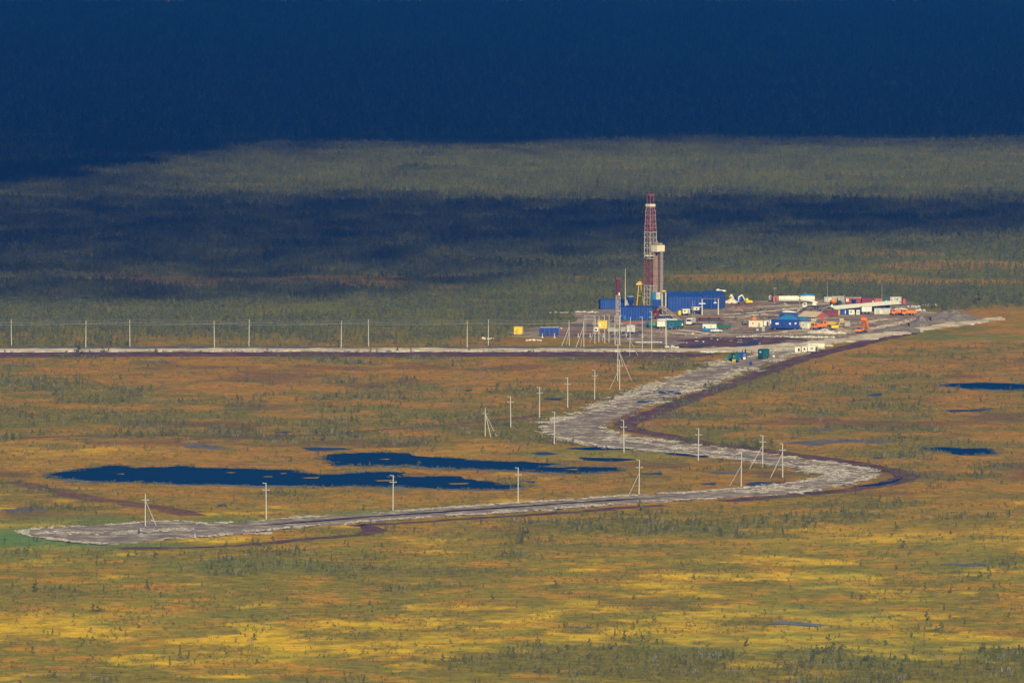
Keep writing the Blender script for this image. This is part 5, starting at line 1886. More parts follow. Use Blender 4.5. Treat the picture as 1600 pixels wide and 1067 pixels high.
blue_house()
vehicle("crane_truck", "blue crane lorry with a laid down white boom behind the wagon house", "crane", 1233, 499.5, D2(184), BLUE, BLUE, 'crane', L_=8.6, tilt=.04, boomm=BLUE)
cabin("equipment_box", "turquoise corrugated box between the wagon house roof and the tent", "box", 1249, 1262, 502, 496, 3, D2(-8), SKYB, SKYB, .7)
cabin("site_cabin", "cream site cabin with a grey door and orange tank on top", "cabin", 1170, 1193, 512, 501.5, 3, D2(-5), CREAM, CREAM, 0, door=(.22, GREY, 'front'), wins=((-.2, .62, .7, .6),))
x, y = G(1178, 512, ZP)
s = mpp(512)
o = thing("roof_tank", "orange ribbed tank sitting on the roof of the cream cabin", "tank", (x, y + 1.7, ZP + 10.5 * s + .14))
MB().lathe([(1.2, 0), (1.25, .15), (1.25, 1.05), (1.1, 1.3)], (0, 0, 0), 14).obj("shell", ORANGE, o, True)
MB().lathe([(1.28, .3), (1.28, .42)], (0, 0, 0), 14).obj("hoop", RED, o)
MB().lathe([(1.28, .75), (1.28, .87)], (0, 0, 0), 14).obj("hoop", RED, o)
cabin("equipment_box", "white and deep blue box cabin right of the cream cabin", "cabin", 1193.5, 1202.5, 510, 501.3, 2.6, D2(-3), WHITE, WHITE, 0, door=(.2, BLUE, 'front'))
cabin("equipment_box", "small white box half hidden behind the wagon house left end", "cabin", 1203.2, 1210, 507, 500.6, 2.4, D2(-3), WHITE, WHITE, 0, wins=((0, .55, .6, .5),))
cabin("toilet_cabin", "small upright white cabin standing alone before the cream cabin", "cabin", 1190.5, 1195, 519, 511, 1.3, D2(-5), PALE, WHITE, 0, door=(0, GREY, 'front'))
cabin("stove_crate", "low white crate left of the upright white cabin", "crate", 1182, 1185, 517.5, 514.5, .8, D2(0), CREAM, CREAM, 0, door=None)
mound("scrap_heap", "rust red scrap heap beside the cream cabin", "scrap", 1167, 514, 26, 5, 5, RUST, 12, ((-.1, 0, 1), (.25, 0, .7)))
h_tank("oil_tank", "dark tank lying left of the cream cabin", "tank", 1159, 1170, 508.5, 503, D2(6), DARK, bands=2)
cabin("flat_trailer", "flat trailer under a green sheet right of the white pickup", "trailer", 1119, 1141.5, 515.5, 509.8, 2.6, D2(3), GREEN, GREEN, 0, wheels=2, rise=.5)
cabin("shipping_container", "off white container right of the blue wagon house", "container", 1251, 1268, 514, 503.5, 3, D2(-4), PALE, PALE, 1.6, door=(.25, WHITE, 'front'), wins=((-.25, .55, .6, .6),))
cabin("equipment_box", "grey box with a pale top above the orange lorries", "box", 1267.5, 1275.5, 503.5, 498.8, 2.2, D2(0), STEEL, WHITE, 0, door=(0, GREY, 'front'))
cabin("equipment_box", "pale grey box on the bare earth right of the tent", "box", 1311.5, 1318, 505.5, 498.8, 2.2, D2(4), PALE, WHITE, 0, door=(0, GREY, 'front'))
cabin("equipment_box", "slate grey box beside the yellow excavator arm", "box", 1318.6, 1328, 511, 502.3, 2.6, D2(6), GREY, GREY, 0, door=(.1, STEEL, 'front'))
vehicle("dump_truck", "orange lorry with its cab turned to the camera at the white rubble", "truck", 1279.5, 514.5, D2(212), ORANGE, ORANGE, 'dump', L_=7.0)
vehicle("dump_truck", "orange lorry behind the yellow excavator", "truck", 1295, 511, D2(195), ORANGE, AMBER, 'dump', L_=6.4)
loader("excavator", "yellow excavator with yellow boom between orange lorries and brown mound", 1305.5, 515.5, D2(8), YELLOW, AMBER)
x, y = G(1270, 506, ZP)
cabin("equipment_box", "amber topped crate beside the front orange lorry", "crate", 1266.5, 1273.5, 508, 503.8, 2, D2(0), AMBER, YELLOW, 0)
vehicle("dump_truck", "orange dump lorry with its bed tipped up by the gravel", "truck", 1347, 520, D2(-118), ORANGE, ORANGE, 'dump', L_=7.4, tilt=D2(58))
vehicle("dump_truck", "left of two orange dump lorries parked before the red box", "truck", 1403, 492.4, D2(196), ORANGE, ORANGE, 'dump', L_=6.6, wheel_r=.6)
vehicle("dump_truck", "right of two orange dump lorries parked before the red box", "truck", 1420, 493, D2(192), ORANGE, ORANGE, 'dump', L_=6.8, wheel_r=.6)
M_GRAVEL = earth("gravel", [(.3, (.12, .105, .095)), (.5, (.19, .17, .155)), (.7, (.27, .245, .225))], 1 / 3., 1 / .9)
M_BROWN = earth("brown_soil", [(.3, (.22, .17, .12)), (.5, (.32, .25, .18)), (.7, (.40, .33, .25))], 1 / 3., 1 / .9)
M_CHALK = earth("pale_rubble", [(.3, (.45, .44, .42)), (.5, (.62, .61, .6)), (.7, (.78, .77, .76))], 1 / 2., 1 / .6)
mound("gravel_pile", "grey gravel cone nearest the parked orange lorries", "gravel pile", 1443, 512, 40, 18, 30, M_GRAVEL, 3, ((-.02, 0, 1), (-.3, .05, .45)))
mound("gravel_pile", "widest grey gravel heap with two tops along the sand road", "gravel pile", 1493, 503.5, 72, 17, 36, M_GRAVEL, 4, ((.02, 0, 1), (-.2, 0, .85), (.22, .05, .7)))
mound("gravel_pile", "long low pale grey gravel bank left of the gravel cone", "gravel pile", 1404, 519.5, 70, 8, 26, M_GRAVEL, 6, ((.1, 0, .9), (-.15, 0, .75), (-.32, 0, .4), (.3, 0, .7)))
mound("soil_pile", "brown soil mound beside the yellow excavator", "soil pile", 1318, 520, 42, 9, 16, M_BROWN, 7, ((-.05, 0, 1), (.2, 0, .6)))
rubble("rubble_heap", "white rubble heap in front of the orange lorries", 1265, 1304, 521.5, 8, 5, 260, M_CHALK, 21, .3, .9)
rubble("rubble_heap", "smaller white rubble heap right of the larger one", 1306, 1321, 522.5, 4.5, 4, 80, M_CHALK, 22, .3, .8)
rubble("rubble_heap", "thin line of pale lumps along the pad edge", 1235, 1305, 528, 2.5, 3, 200, M_CHALK, 23, .2, .6)
rubble("rubble_heap", "scattered pale lumps between wagon house and peat ground", 1150, 1240, 527, 1.6, 6, 170, M_CHALK, 24, .15, .45)
for i, (xa, xb, yb) in enumerate(((860, 875, 489.6), (876, 889, 490), (900, 915, 489.3), (916, 934, 489.6), (1398, 1418, 484.4), (1418, 1442, 480.5), (1443, 1470, 478.4), (1432, 1446, 486.5), (752, 772, 530.5), (1040, 1060, 543.8), (1096, 1120, 551.5), (860, 878, 515), (822, 845, 533))):
    rubble("spoil", ("pale spoil strip", "low pale spoil bank", "short white spoil ridge")[i % 3] + " on the " + ("forest edge left of the blue shelter" if i < 4 else "far pad rim by the orange lorries" if i < 8 else "ground beside the long sand road"), xa, xb, yb, 1.3, 8, 26, M_CHALK, 40 + i, .2, .7, z=.05 if i < 4 or i > 7 else ZP)

for i, (xa, xb, ya, yb_, n, m, lab) in enumerate(((1140, 1200, 480, 508, 60, WOOD, "scattered timber and crates over the middle of the yard"), (1205, 1262, 475, 487, 16, M_CHALK, "pale litter before the white tanks"),
                                        (1140, 1290, 485, 500, 80, DARK, "dark scrap lying about the middle of the yard"), (1000, 1060, 516, 528, 50, WOOD, "scattered timber below the teal trailer"),
                                        (950, 1005, 518, 528, 90, DARK, "dark scrap below the substation"), (1330, 1440, 496, 512, 70, RUST, "rusty scraps on the bare earth by the tipped lorry"),
                                        (1135, 1185, 472, 484, 70, RUST, "rusty scraps below the sack heap"), (1200, 1330, 520, 528, 50, WOOD, "timber lying along the pad edge below the wagon house"),
                                        (1060, 1140, 519, 532, 10, M_CHALK, "pale litter on the earth below the white pickup"), (1070, 1210, 530, 543, 12, M_CHALK, "pale flecks on the dark peat ground"))):
    rs = random.Random(900 + i)
    mb = MB()
    for k in range(n):
        gx, gy = G(rs.uniform(xa, xb), rs.uniform(ya, yb_), ZP)
        l_, w_ = (rs.uniform(.8, 3.2), rs.uniform(.10, .3)) if rs.random() < .7 else (rs.uniform(.4, 1.0), rs.uniform(.4, .8))
        mb.box((gx, gy, ZP + .15 + w_ / 3), (l_, w_, w_ * rs.uniform(.5, 1.1)), rs.gauss(0, .5))
    tag(mb.obj("debris", m), lab, "debris", None, "stuff")

# ------------------------------------------------------------------ at the road fork
h_tank("cream_tank", "long cream tank by the road behind the white pump boxes", "tank", 1261, 1290, 549, 536.5, D2(-8), CREAM, bands=2, z=.5)
cabin("pump_box", "leftmost small white pump box with a dark bay at the road fork", "cabin", 1242, 1251.5, 551.5, 542.4, 2.4, D2(-4), WHITE, WHITE, 0, wins=((.2, .5, .9, 1.3),), z=.5)
cabin("pump_box", "white pump box with one dark window second from the left", "cabin", 1253, 1261.5, 550.6, 541.6, 2.4, D2(-4), WHITE, WHITE, 0, wins=((0, .55, .8, 1.0),), z=.5)
cabin("pump_box", "wide white pump box with a dark upright door at the road fork", "cabin", 1262.2, 1279, 550, 540, 2.6, D2(-8), WHITE, WHITE, 0, door=(.38, DARK, 'front'), wins=((.26, .5, .35, 1.1), (-.1, .5, 1.3, 1.1)), pane=GREY, z=.5)
cabin("wheeled_wagon", "bright green wheeled wagon end at the left of the roadside wagons", "wagon", 1136, 1146, 565, 554, 2.6, D2(-5), GREEN, GREEN, 0, wheels=2, door=(0, TEAL, 'front'), z=.4)
cabin("wheeled_wagon", "dark teal wheeled wagon between bright green and blue wagons", "wagon", 1143, 1156, 566.5, 552.5, 2.8, D2(24), TEAL, TEAL, 0, wheels=2, wins=((-.3, .6, .5, .8, 'left'),), z=.4)
cabin("wheeled_wagon", "blue wheeled wagon right of the teal and green wagons", "wagon", 1153, 1167, 562, 551.5, 2.8, D2(12), BLUE, BLUE, 0, wheels=2, wins=((.2, .6, .6, .7),), z=.4)
cabin("wheeled_wagon", "teal wheeled wagon with a white window standing alone on the road", "wagon", 1184.5, 1202.5, 561.5, 546.5, 3.4, D2(38), TEAL, TEAL, 0, wheels=2, wins=((0, .68, .9, .6, 'left'),), pane=WHITE, z=.4, rise=.35)
cabin("white_crate", "white crate on the ground against the blue wagon", "crate", 1161, 1165, 562.5, 558.2, 1, D2(0), WHITE, WHITE, 0, z=.4)
x, y = G(1173, 570, .4)
o = thing("steel_drum", "single blue drum standing on the road below the wagons", "drum", (x, y, .4))
MB().lathe([(.5, 0), (.55, .05), (.55, 1.25), (.5, 1.3)], (0, 0, 0), 12).obj("shell", BLUE, o, True)
MB().lathe([(.58, .42), (.58, .5)], (0, 0, 0), 12).obj("hoop", NAVY, o)
MB().lathe([(.58, .8), (.58, .88)], (0, 0, 0), 12).obj("hoop", NAVY, o)
person("person in yellow workwear standing at the teal wagon, left one", 1145.3, 567.4, HIVIS, .4)
person("person in yellow workwear standing at the teal wagon, right one", 1148.2, 567.6, HIVIS, .4, .4)
person("person in dark clothes standing right of the blue wagon house", 1251.8, 516.5, CLOTH)
cabin("light_box", "white box on the road right of the teal wagon", "crate", 1208, 1210, 559, 555.5, .7, 0, WHITE, WHITE, 0, z=.4)

# ------------------------------------------------------------------ left of the rig: yellow boxes, blue skip, substation
cabin("generator_box", "bright yellow generator box alone at the left end of the pad", "generator", 803, 818, 523.5, 511, 3, D2(-10), YELLOW, YELLOW, 0, door=(-.2, AMBER, 'front'), wins=((.25, .35, .8, .8),), frame=YELLOW, under=NAVY, pane=CREAM)
cabin("tool_container", "long blue container with pale ribs on a dark base right of the yellow box", "container", 843, 873, 525.5, 512, 3, D2(3), BLUE, PALE, 2.0, band=(NAVY, .45), over=.05)
cabin("generator_box", "bright yellow generator box behind the white posts of the substation", "generator", 934, 949.5, 514.5, 501.5, 3, D2(-6), YELLOW, YELLOW, 0, wins=((-.25, .55, 1.0, 1.6),), frame=AMBER, pane=WHITE)
for i, (xa, xb, yb, yt, lab, m) in enumerate(((950, 960, 521, 512, "left grey transformer cabinet of the substation", GREY), (970.5, 978, 521, 511, "grey transformer cabinet in the middle of the substation", GREY),
                                              (979.5, 992, 521.5, 508.5, "widest pale green grey cabinet of the substation", PALE), (961, 966, 521, 514.5, "small pale cabinet between two grey transformers", PALE))):
    cabin("transformer_cabinet", lab, "transformer", xa, xb, yb, yt, 2.4, D2(0), m, m, 1.2, door=(0, STEEL, 'front'), legs=.8, under=STEEL)


def gate(px0, px1, yb, yt):
    xa, y = G(px0, yb, ZP)
    xb = G(px1, yb, ZP)[0]
    h = (yb - yt) * mpp(yb)
    w = xb - xa
    r = thing("substation_portal", "grey steel portal frame left of the yellow generator box", "portal", ((xa + xb) / 2, y, ZP))
    for sx in (-1, 1):
        for dx in (-.35, .35):
            MB().rod((sx * w / 2 + dx, 0, -.2), (sx * w / 2 + dx, 0, h), .13, .12, 5).obj("leg", STEEL, r)
    b = MB()
    for z in (h - 1.6, h - .1):
        b.rod((-w / 2 - .4, 0, z), (w / 2 + .4, 0, z), .11, None, 5)
    for k in range(6):
        x = -w / 2 + w * k / 5
        b.rod((x, 0, h - 1.6), (x + (w / 5 if k < 5 else 0), 0, h - .1), .08, None, 4)
    b.obj("truss", STEEL, r)


gate(914, 929, 522, 493)
x, y = G(931, 519, ZP)
o = thing("cable_reel", "white cable reel with a dark core between substation posts", "reel", (x, y, ZP))
MB().lathe([(1.15, -.5), (1.15, -.42)], (0, 0, 1.15), 16, 'Y').lathe([(1.15, .42), (1.15, .5)], (0, 0, 1.15), 16, 'Y').obj("flange", WHITE, o)
MB().lathe([(.55, -.56), (.55, .41)], (0, 0, 1.15), 14, 'Y').obj("core", NAVY, o)
for i, (px, yb, yt, lab) in enumerate(((1293, 474, 440, "thin light mast left of the grey containers"), (1378, 474, 441, "thin light mast behind the faded red container"),
                                      (1210.5, 473, 450, "short mast with a small crossbar at the silver tank"), (1268.6, 545, 496, "thin yellowish mast by the cream tank at the fork"),
                                      (1226.5, 492, 462, "thin mast in front of the left white tank"), (1249.5, 481, 460, "slim post in front of the gap of the white tanks"),
                                      (1319, 474, 461, "short white post between grey and red containers"), (1041.3, 542, 499, "slim pale lamp post by the road below the teal trailer"),
                                      (1082, 497, 470, "thin post before the left blue hall"), (1084.5, 497, 470, "second thin post right beside the one before the left blue hall"))):
    pole_thing("lamp_mast", lab, "mast", px, yb, yt, .13 if i != 7 else .2, .06, AMBER if i == 3 else STEEL if i not in (6, 7) else CONC, head=STEEL if i in (2,) else None)


# ------------------------------------------------------------------ power line poles
def pole_mesh(h, r):
    return MB().rod((0, 0, -.4), (0, 0, h), r, r * .72, 8).mesh("shaft")


PM = {}


def proto(key, mb, mat):
    if key not in PM:
        me = mb.mesh(key)
        me.materials.append(mat)
        PM[key] = me
    return PM[key]


proto("shaft", MB().rod((0, 0, -.03), (0, 0, 1), .19, .14, 8), CONC)
proto("crossarm", MB().bx(-1.15, 1.15, -.08, .08, -.07, .07), CONC)
proto("top_bracket", MB().bx(-1.0, .05, -.07, .07, -.07, .07).bx(-1.02, -.9, -.06, .06, .08, .3), CONC)
proto("strut", MB().rod((0, 0, 0), (0, 0, 1), .12, .10, 7), CONC)
proto("insulator", MB().lathe([(.06, 0), (.11, .04), (.06, .1), (.11, .16), (.05, .24)], (0, 0, 0), 8), PALE)


def child(key, parent, loc=(0, 0, 0), rot=(0, 0, 0), scl=(1, 1, 1), name=None):
    o = bpy.data.objects.new(name or key, PM[key])
    COL.objects.link(o)
    o.parent = parent
    o.location = loc
    o.rotation_euler = rot
    o.scale = scl
    return o


def pole(label, px, yt, yb, arm=None, top=None, struts=(), group="poles along the road", z=0.0, flat=False, thick=1.0):
    x, y = G(px, yb, z)
    s = mpp(yb)
    h = (yb - yt) * s
    r = thing("power_pole", label, "power pole", (x, y, z), 0, group)
    r.rotation_euler = (math.sin(px * 3.1) * .012, math.sin(px * 1.7) * .014, 0)
    child("shaft", r, scl=(thick, thick, h))
    arm_rot = math.pi / 2 if flat else 0
    if arm:
        za = (yb - arm) * s
        child("crossarm", r, (0, -.28 * (0 if flat else 1), za), (0, 0, arm_rot))
        for k in (-1, 1):
            v = (0, k * 1.05, za + .09) if flat else (k * 1.05, -.28, za + .09)
            child("insulator", r, v)
    if top:
        child("top_bracket", r, (0, 0, h - .12), (0, 0, 0 if top == 'L' else math.pi))
    for fx, fy, t in struts:
        gx, gy = G(fx, fy, z)
        gy = y + max(-3.0, min(3.0, gy - y))
        gx = (fx - 800) / FOC * math.hypot(gy, CAM_H)
        p0 = Vector((gx - x, gy - y, -.2))
        p1 = Vector((0, 0, h * t))
        d = p1 - p0
        q = d.to_track_quat('Z', 'Y').to_euler()
        child("strut", r, p0, q, (1, 1, d.length))
    return r


LEFT = "line of plain poles along the sand road"
BACKL = [(-52 - 116, 541), (18, 541), (203, 541), (389, 541), (576, 541), (763, 541)]
for k, (px, lab) in enumerate(((18, "plain white pole nearest the left edge of the photo by the sand road"), (203, "plain white pole right of the dark roadside bush, back row"), (389, "plain white pole of the back row above the big pond middle"),
                               (576, "plain white pole of the back row above the upper pond left half"), (763, "plain white pole of the back row left of the yellow generator box"))):
    pole(lab, px, 499, 541, 505, None, (), LEFT, flat=True)
for k, (px, lab) in enumerate(((134, "plain white pole of the front row rising beside the dark roadside bush"), (335, "plain white pole of the front row left of the middle of the sand road"),
                               (533, "plain white pole of the front row in the middle of the sand road"), (730, "plain white pole of the front row nearest the substation"))):
    pole(lab, px, 501, 543.3, 507, None, (), LEFT, flat=True)
pole("pole with two props to its right at the start of the mid bog line", 758, 637, 682, 646, None, ((767, 682.5, .82), (776, 680.5, .8)), thick=.9)
pole("pole second in the mid bog line, right of the propped one", 798, 619, 667, 628, 'L')
pole("pole third in the mid bog line", 843, 605, 652, 614, 'L')
pole("pole fourth in the mid bog line, left of the road bend", 887, 590, 638, 600, 'L')
pole("pole fifth in the mid bog line, just left of the tall pair", 929, 578, 624, 587, 'L')
pole("pole with one prop to its left beside the upper road", 968.2, 562, 609, 572, 'L', ((952, 608, .72),))
pole("pole close behind the propped pole beside the upper road", 965, 539, 595, 550, None, ((987, 578, .9),))
pole("pole at the left tip of the road's sharp turn", 866, 643, 694, 653, 'L')
pole("pole on the bog left of the inner road, above small pools", 975, 656, 707, 667, 'L')
pole("pole beside the middle road, above the green bushes", 1091, 669, 719.5, 679, 'L')
pole("pole with one prop on the middle road, left of the right bend", 1191.5, 680, 732, 690, 'L', ((1171, 731.5, .7),))
pole("pole with one prop nearest the right bend of the road", 1223, 692, 746, 703, 'L', ((1203.5, 746, .72),))
pole("pole with one prop above the small blue pool in the road bend", 1158, 706, 760, 716, 'L', ((1140, 758.5, .62),))
pole("pole with a thin prop beside the lower road, right of the ponds", 998.5, 718, 772.5, 730, 'L', ((983, 770, .62),))
pole("pole at the right tip of the big pond", 809.5, 730, 784.5, 741, 'L')
pole("pole in front of the big pond's right half", 614, 742, 797.5, 753, 'L')
pole("pole in front of the big pond's middle", 416, 754, 811, 765, 'L')
pole("pole with one prop at the turning pad", 227, 771, 823, 781, None, ((245, 817.5, .8),), z=.1)
CAMP = "poles round the substation"
pole("substation pole farthest left with two props", 889.5, 501, 540, None, None, ((877.5, 541, .75), (884.5, 539.5, .6)), CAMP, thick=.9)
pole("substation pole second from left with a long prop", 912.3, 501.5, 542.5, None, None, ((899.5, 543.5, .8), (907.2, 542, .7)), CAMP, thick=.9)
pole("substation pole with a crossarm left of the cable reel", 929.5, 498, 537, 505.5, None, ((921.3, 535.5, .65),), CAMP, thick=.9)
pole("bare substation pole before the left side of the yellow box", 935.6, 494, 534.5, None, None, ((943, 534, .45),), CAMP, thick=.9)
pole("substation pole with a left bracket before the yellow box middle", 945, 493, 536, None, 'L', (), CAMP, thick=.9)
pole("substation pole with a left bracket and crossarm right of the yellow box", 951.5, 492, 535, 500.5, 'L', (), CAMP, thick=.9)
pole("substation pole with a right bracket before the lattice tower", 960.8, 493, 537.5, None, 'R', (), CAMP, thick=.9)
pole("thick substation pole with a long prop right of the lattice tower", 968.2, 493, 538, 505.5, 'R', ((961, 536.5, .66),), CAMP, thick=1.25)
pole("short dark topped pole in front of the substation middle", 965, 528, 573, 539, None, ((973.5, 566, .68),), CAMP, thick=.9)
pole("tall pole with a prop to its right below the wide grey cabinet", 984, 495, 557, 530, None, ((997.5, 555, .42),), CAMP, thick=.9)
pole("tall pole with left bracket before the blue shelter right end", 1003.5, 495, 553, None, 'L', (), CAMP, thick=.9)
pole("tallest pole with bracket and crossarm at the blue shelter right edge", 1018.2, 486.5, 548, 495.5, 'L', (), CAMP, thick=.95)
pole("pole of two close stems by the road below the white and blue van", 1039.5, 501, 539, None, None, ((1041.4, 538.6, .96),), CAMP, thick=.7)
o = thing("barrier_beam", "white horizontal beam on short posts below the substation poles", "barrier", G(1014, 537.5, .1) + (.1,))
MB().bx(-5.8, 5.8, -.12, .12, .7, .95).obj("rail", WHITE, o)
for sx in (-5.2, 0, 5.2):
    MB().rod((sx, 0, -.3), (sx, 0, .7), .12, None, 6).obj("post", CONC, o)
for i, px in enumerate((847.5, 866.5, 903.5, 922, 942.5, 978.5, 1004)):
    o = pole_thing("pipe_support", ("short pale support post under the long brown pipe rack, near the blue container", "short pale support post under the long brown pipe rack, near the propped poles", "short pale support post at the substation fence")[min(2, i // 3 + (i == 2))], "post", px, 527, 521, .22, .2, CONC, group="short posts along the pipe rack")


# ------------------------------------------------------------------ wires along the sand road
def wires(label, pts, z, group="wires along the sand road"):
    mb = MB()
    for a, b in zip(pts[:-1], pts[1:]):
        n = 8
        P = []
        for k in range(n + 1):
            t = k / n
            P.append((a[0] + (b[0] - a[0]) * t, a[1] + (b[1] - a[1]) * t, z - .45 * 4 * t * (1 - t)))
        mb.path(P, .022, 4)
    o = mb.obj("overhead_wire", STEEL)
    return tag(o, label, "wire", group)


for row, (base, xs, ht) in enumerate(((541, (-168, 18, 203, 389, 576, 763, 889.5), 42), (543.3, (-66, 134, 335, 533, 730, 912.3), 42))):
    s = mpp(base)
    P = [G(px, base if px < 800 else 541) for px in xs]
    for j, (dy, lab) in enumerate(((-1.05, "near"), (1.05, "far"))):
        z = (base - (505 if row == 0 else 507)) * s + .3
        wires("thin grey wire on the %s arm of the %s row of plain poles" % (lab, ("back", "front")[row]), [(p[0], p[1] + dy) for p in P], z)
    wires("thin grey top wire of the %s row of plain poles" % ("back", "front")[row], P, 41.6 * s)

# ------------------------------------------------------------------ small things on the bog
x, y = G(347, 791, 0)
o = MB()
rs = random.Random(4)
for k in range(26):
    o.rod((rs.uniform(-1.6, 1.6), rs.uniform(-1, 1), rs.uniform(0, .3)), (rs.uniform(-1.8, 1.8), rs.uniform(-1, 1), rs.uniform(.2, 1.1)), .10, .05, 5)
o = o.obj("brush_pile", DARK)
o.location = (x, y, 0)
tag(o, "dark pile of dead branches on the bog above the lower road", "brush pile", None, "stuff")
for px, yb, lab in ((217, 833, "small dark blue valve post on the turning pad by the pole"), (304.5, 840, "small pale valve post at the right of the turning pad")):
    x, y = G(px, yb, .36)
    r = thing("valve_post", lab, "valve", (x, y, .36))
    MB().lathe([(.22, -.1), (.22, .8), (.3, .82), (.3, .95), (.12, 1.0), (.12, 1.5)], (0, 0, 0), 10).obj("body", NAVY if px < 250 else PALE, r)
    MB().lathe([(.34, 1.5), (.34, 1.58)], (0, 0, 0), 12).obj("handwheel", RED if px < 250 else STEEL, r)
    if px < 250:
        MB().bx(.3, 1.5, -.3, .3, -.05, .55).obj("manifold", DARK, r)

# ------------------------------------------------------------------ single bog pines that show largest
def tree_kind(seed, hw, base, shape, n, leaf, tr, lean, dead=False):
    c = crown_mesh("crown", 1, hw, n, leaf, seed, base, shape, lean=lean)
    cm = c.mesh("crown")
    cm.materials.append(M_DEAD if dead else M_LEAF)
    tm = trunk_mb(1, tr, seed + 3, lean, 5).mesh("trunk")
    tm.materials.append(M_DEAD if dead else M_BARK)
    return cm, tm


TREES = [
    ("slender", tree_kind(501, .34, .18, 1.0, 90, .055, .02, 0)),
    ("bushy", tree_kind(502, .75, .08, 1.9, 130, .070, .022, 0)),
    ("flat topped", tree_kind(503, .60, .45, 3.0, 100, .065, .022, .03)),
    ("leaning", tree_kind(504, .48, .22, 1.4, 95, .065, .022, .16)),
    ("ragged", tree_kind(505, .52, .15, 1.1, 60, .070, .02, -.06)),
    ("sparse", tree_kind(506, .40, .35, 1.3, 32, .070, .018, .05)),
]


def pine(px, yb, hpx, kind, label, group=None, w=1.0, rot=0.0, z=0.0):
    x, y = G(px, yb, z)
    h = hpx * mpp(yb)
    r = thing("bog_pine", label, "pine", (x, y, z), rot, group)
    for nm, me in zip(("crown", "trunk"), TREES[kind][1]):
        o = bpy.data.objects.new(nm, me)
        COL.objects.link(o)
        o.parent = r
        o.scale = (h * w, h * w, h)
    return r


NAMED = [
    (122, 557, 17, 1, 1.5, "dark bushy pine, largest beside the sand road at the left"),
    (140, 556, 9, 4, 1.2, "small ragged pine right of the large roadside bush"),
    (104, 557, 9, 1, 1.5, "low bushy pine left of the large roadside bush"),
    (281, 1033, 24, 0, 1.0, "tallest slender pine in the lower left corner group"),
    (265, 1042, 18, 0, 1.1, "slender pine left of the tallest one, lower left group"),
    (294, 1036, 19, 5, 1.0, "sparse pine right of the tallest one, lower left group"),
    (240, 1046, 10, 4, 1.0, "short ragged pine at the left of the lower left group"),
    (257, 1020, 9, 0, 1.0, "short slender pine above the lower left group"),
    (230, 918, 14, 1, 1.0, "dark pine standing on an orange patch below the turning pad"),
    (54, 924, 13, 1, 1.3, "bushy pine at the left edge below the green grass"),
    (80, 924, 8, 0, 1.2, "small slender pine right of the bushy one at the left edge"),
    (655, 731, 11, 2, 1.3, "pine on the strip of bog between the two ponds"),
    (1262, 832, 19, 2, 1.2, "dark flat topped pine in the clump below the road bend"),
    (1272, 834, 13, 2, 1.0, "shorter flat topped pine right of the dark one below the road bend"),
    (1385, 737, 11, 1, 1.3, "bushy pine right of the road bend"),
    (1322, 826, 14, 5, 1.0, "sparse pine among sticks right of the clump below the bend"),
    (1412, 856, 12, 1, 1.3, "bushy pine on the yellow band at the right"),
    (1566, 848, 12, 4, 1.0, "ragged pine near the right edge on the yellow band"),
    (776, 611, 12, 2, 1.2, "flat topped pine right of the small grey pool, upper bog"),
    (650, 659, 12, 2, 1.3, "flat topped pine ending the low hedge above the brown track"),
    (1530, 476, 22, 1, 1.2, "large dark pine in the forest edge at the far right"),
    (1150, 838, 13, 0, 1.2, "slender pine below the lower road's right half"),
    (1240, 893, 10, 4, 1.2, "ragged pine on the olive ground below the pine clump"),
    (1448, 970, 15, 1, 1.0, "bushy pine on the pale green knoll at the right"),
    (1475, 955, 12, 0, 1.2, "slender pine right of the bushy one on the pale knoll"),
    (990, 985, 13, 4, 1.0, "ragged pine in the middle of the lower foreground"),
    (965, 984, 14, 0, 1.0, "slender pine left of the ragged one in the lower foreground"),
    (840, 1005, 13, 0, 1.0, "slender pine below the yellow loop in the foreground"),
    (1000, 798, 17, 1, .9, "dark bushy pine just below the lower road, centre"),
    (1270, 798, 12, 0, 1.0, "slender pine below the road's right bend"),
]
used_xy = []
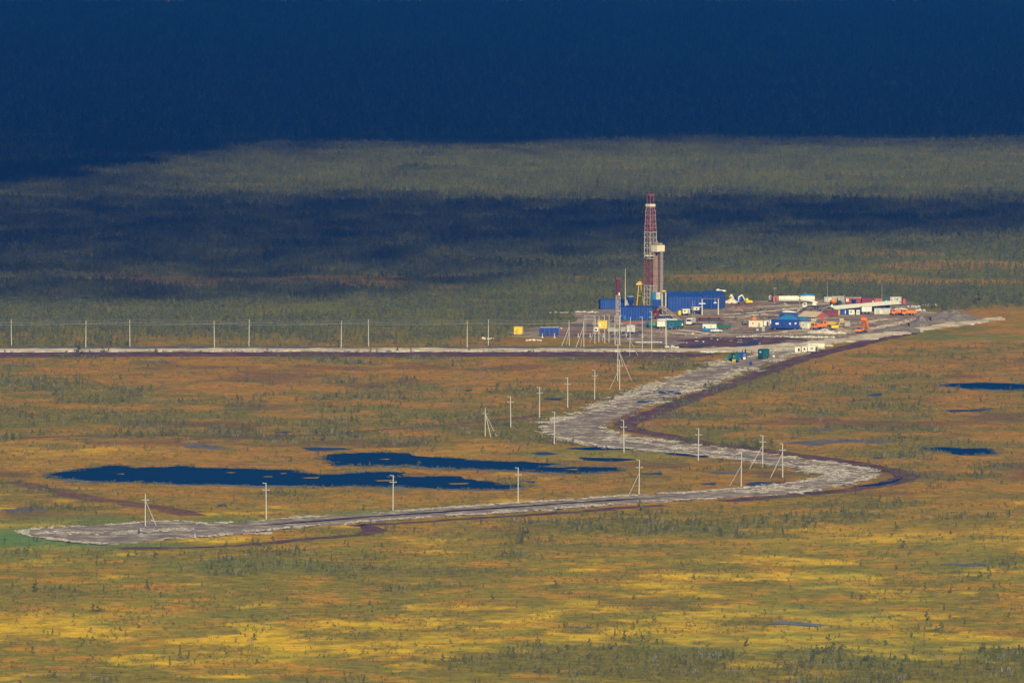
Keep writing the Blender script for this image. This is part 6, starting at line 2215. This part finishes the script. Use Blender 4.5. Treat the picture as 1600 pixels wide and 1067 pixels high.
for k, (px, yb, hp, kd, w, lab) in enumerate(NAMED):
    pine(px, yb, hp, kd, lab, "stunted pines of the bog", w, k * 1.3)
    used_xy.append((px, yb))

ZONES = [((560, 1000, 800, 850), "in the band below the lower road's middle", 40), ((1000, 1280, 780, 838), "in the clump below the lower road's right end", 40),
         ((1280, 1590, 780, 835), "right of the road bend above the yellow band", 26), ((380, 640, 830, 880), "in the loose group under the lower road's left", 30),
         ((10, 350, 860, 930), "on the mottled ground below the turning pad", 26), ((1240, 1600, 985, 1062), "in the lower right corner thicket", 44),
         ((820, 1160, 985, 1062), "in the lower middle thicket", 34), ((1400, 1600, 890, 985), "on the right foreground by the pale knoll", 16), ((300, 800, 900, 1060), "on the yellow moss foreground left of centre", 14)]
ORD = "first second third fourth fifth sixth seventh eighth ninth tenth eleventh twelfth thirteenth fourteenth fifteenth sixteenth seventeenth eighteenth nineteenth twentieth".split()
rs = np.random.RandomState(77)
for (xa, xb, ya, yb_), where, n in ZONES:
    m = n * 30
    px, py = rs.uniform(xa, xb, m), rs.uniform(ya, yb_, m)
    P = np.array([G(a, b) for a, b in zip(px, py)])
    veg = veg_fields(P[:, 0], P[:, 1])[0]
    ok = (rs.rand(m) < veg * .95 + .05) & ~blocked(px, py)
    picks = []
    for a, b in zip(px[ok], py[ok]):
        if len(picks) >= n:
            break
        if any(abs(a - q[0]) < 5 and abs(b - q[1]) < 2.5 for q in used_xy):
            continue
        used_xy.append((a, b))
        kd = int(rs.choice([0, 0, 1, 3, 4, 5, 2]))
        hp = rs.uniform(7, 14) * (1 if b < 950 else 1.1)
        picks.append((a, b, hp, kd, "%s %s pine" % ("tall" if hp > 11 else "short", TREES[kd][0])))
    seen = {}
    for a, b, hp, kd, nm in sorted(picks):
        k = seen.get(nm, 0)
        seen[nm] = k + 1
        alone = sum(1 for q in picks if q[4] == nm) == 1
        pine(a, b, hp, kd, "%s %s" % (nm, where) if alone else "%s, %s from left, %s" % (nm, ORD[min(k, 19)], where), "pines " + where, rs.uniform(.8, 1.25), rs.uniform(0, 6.28))
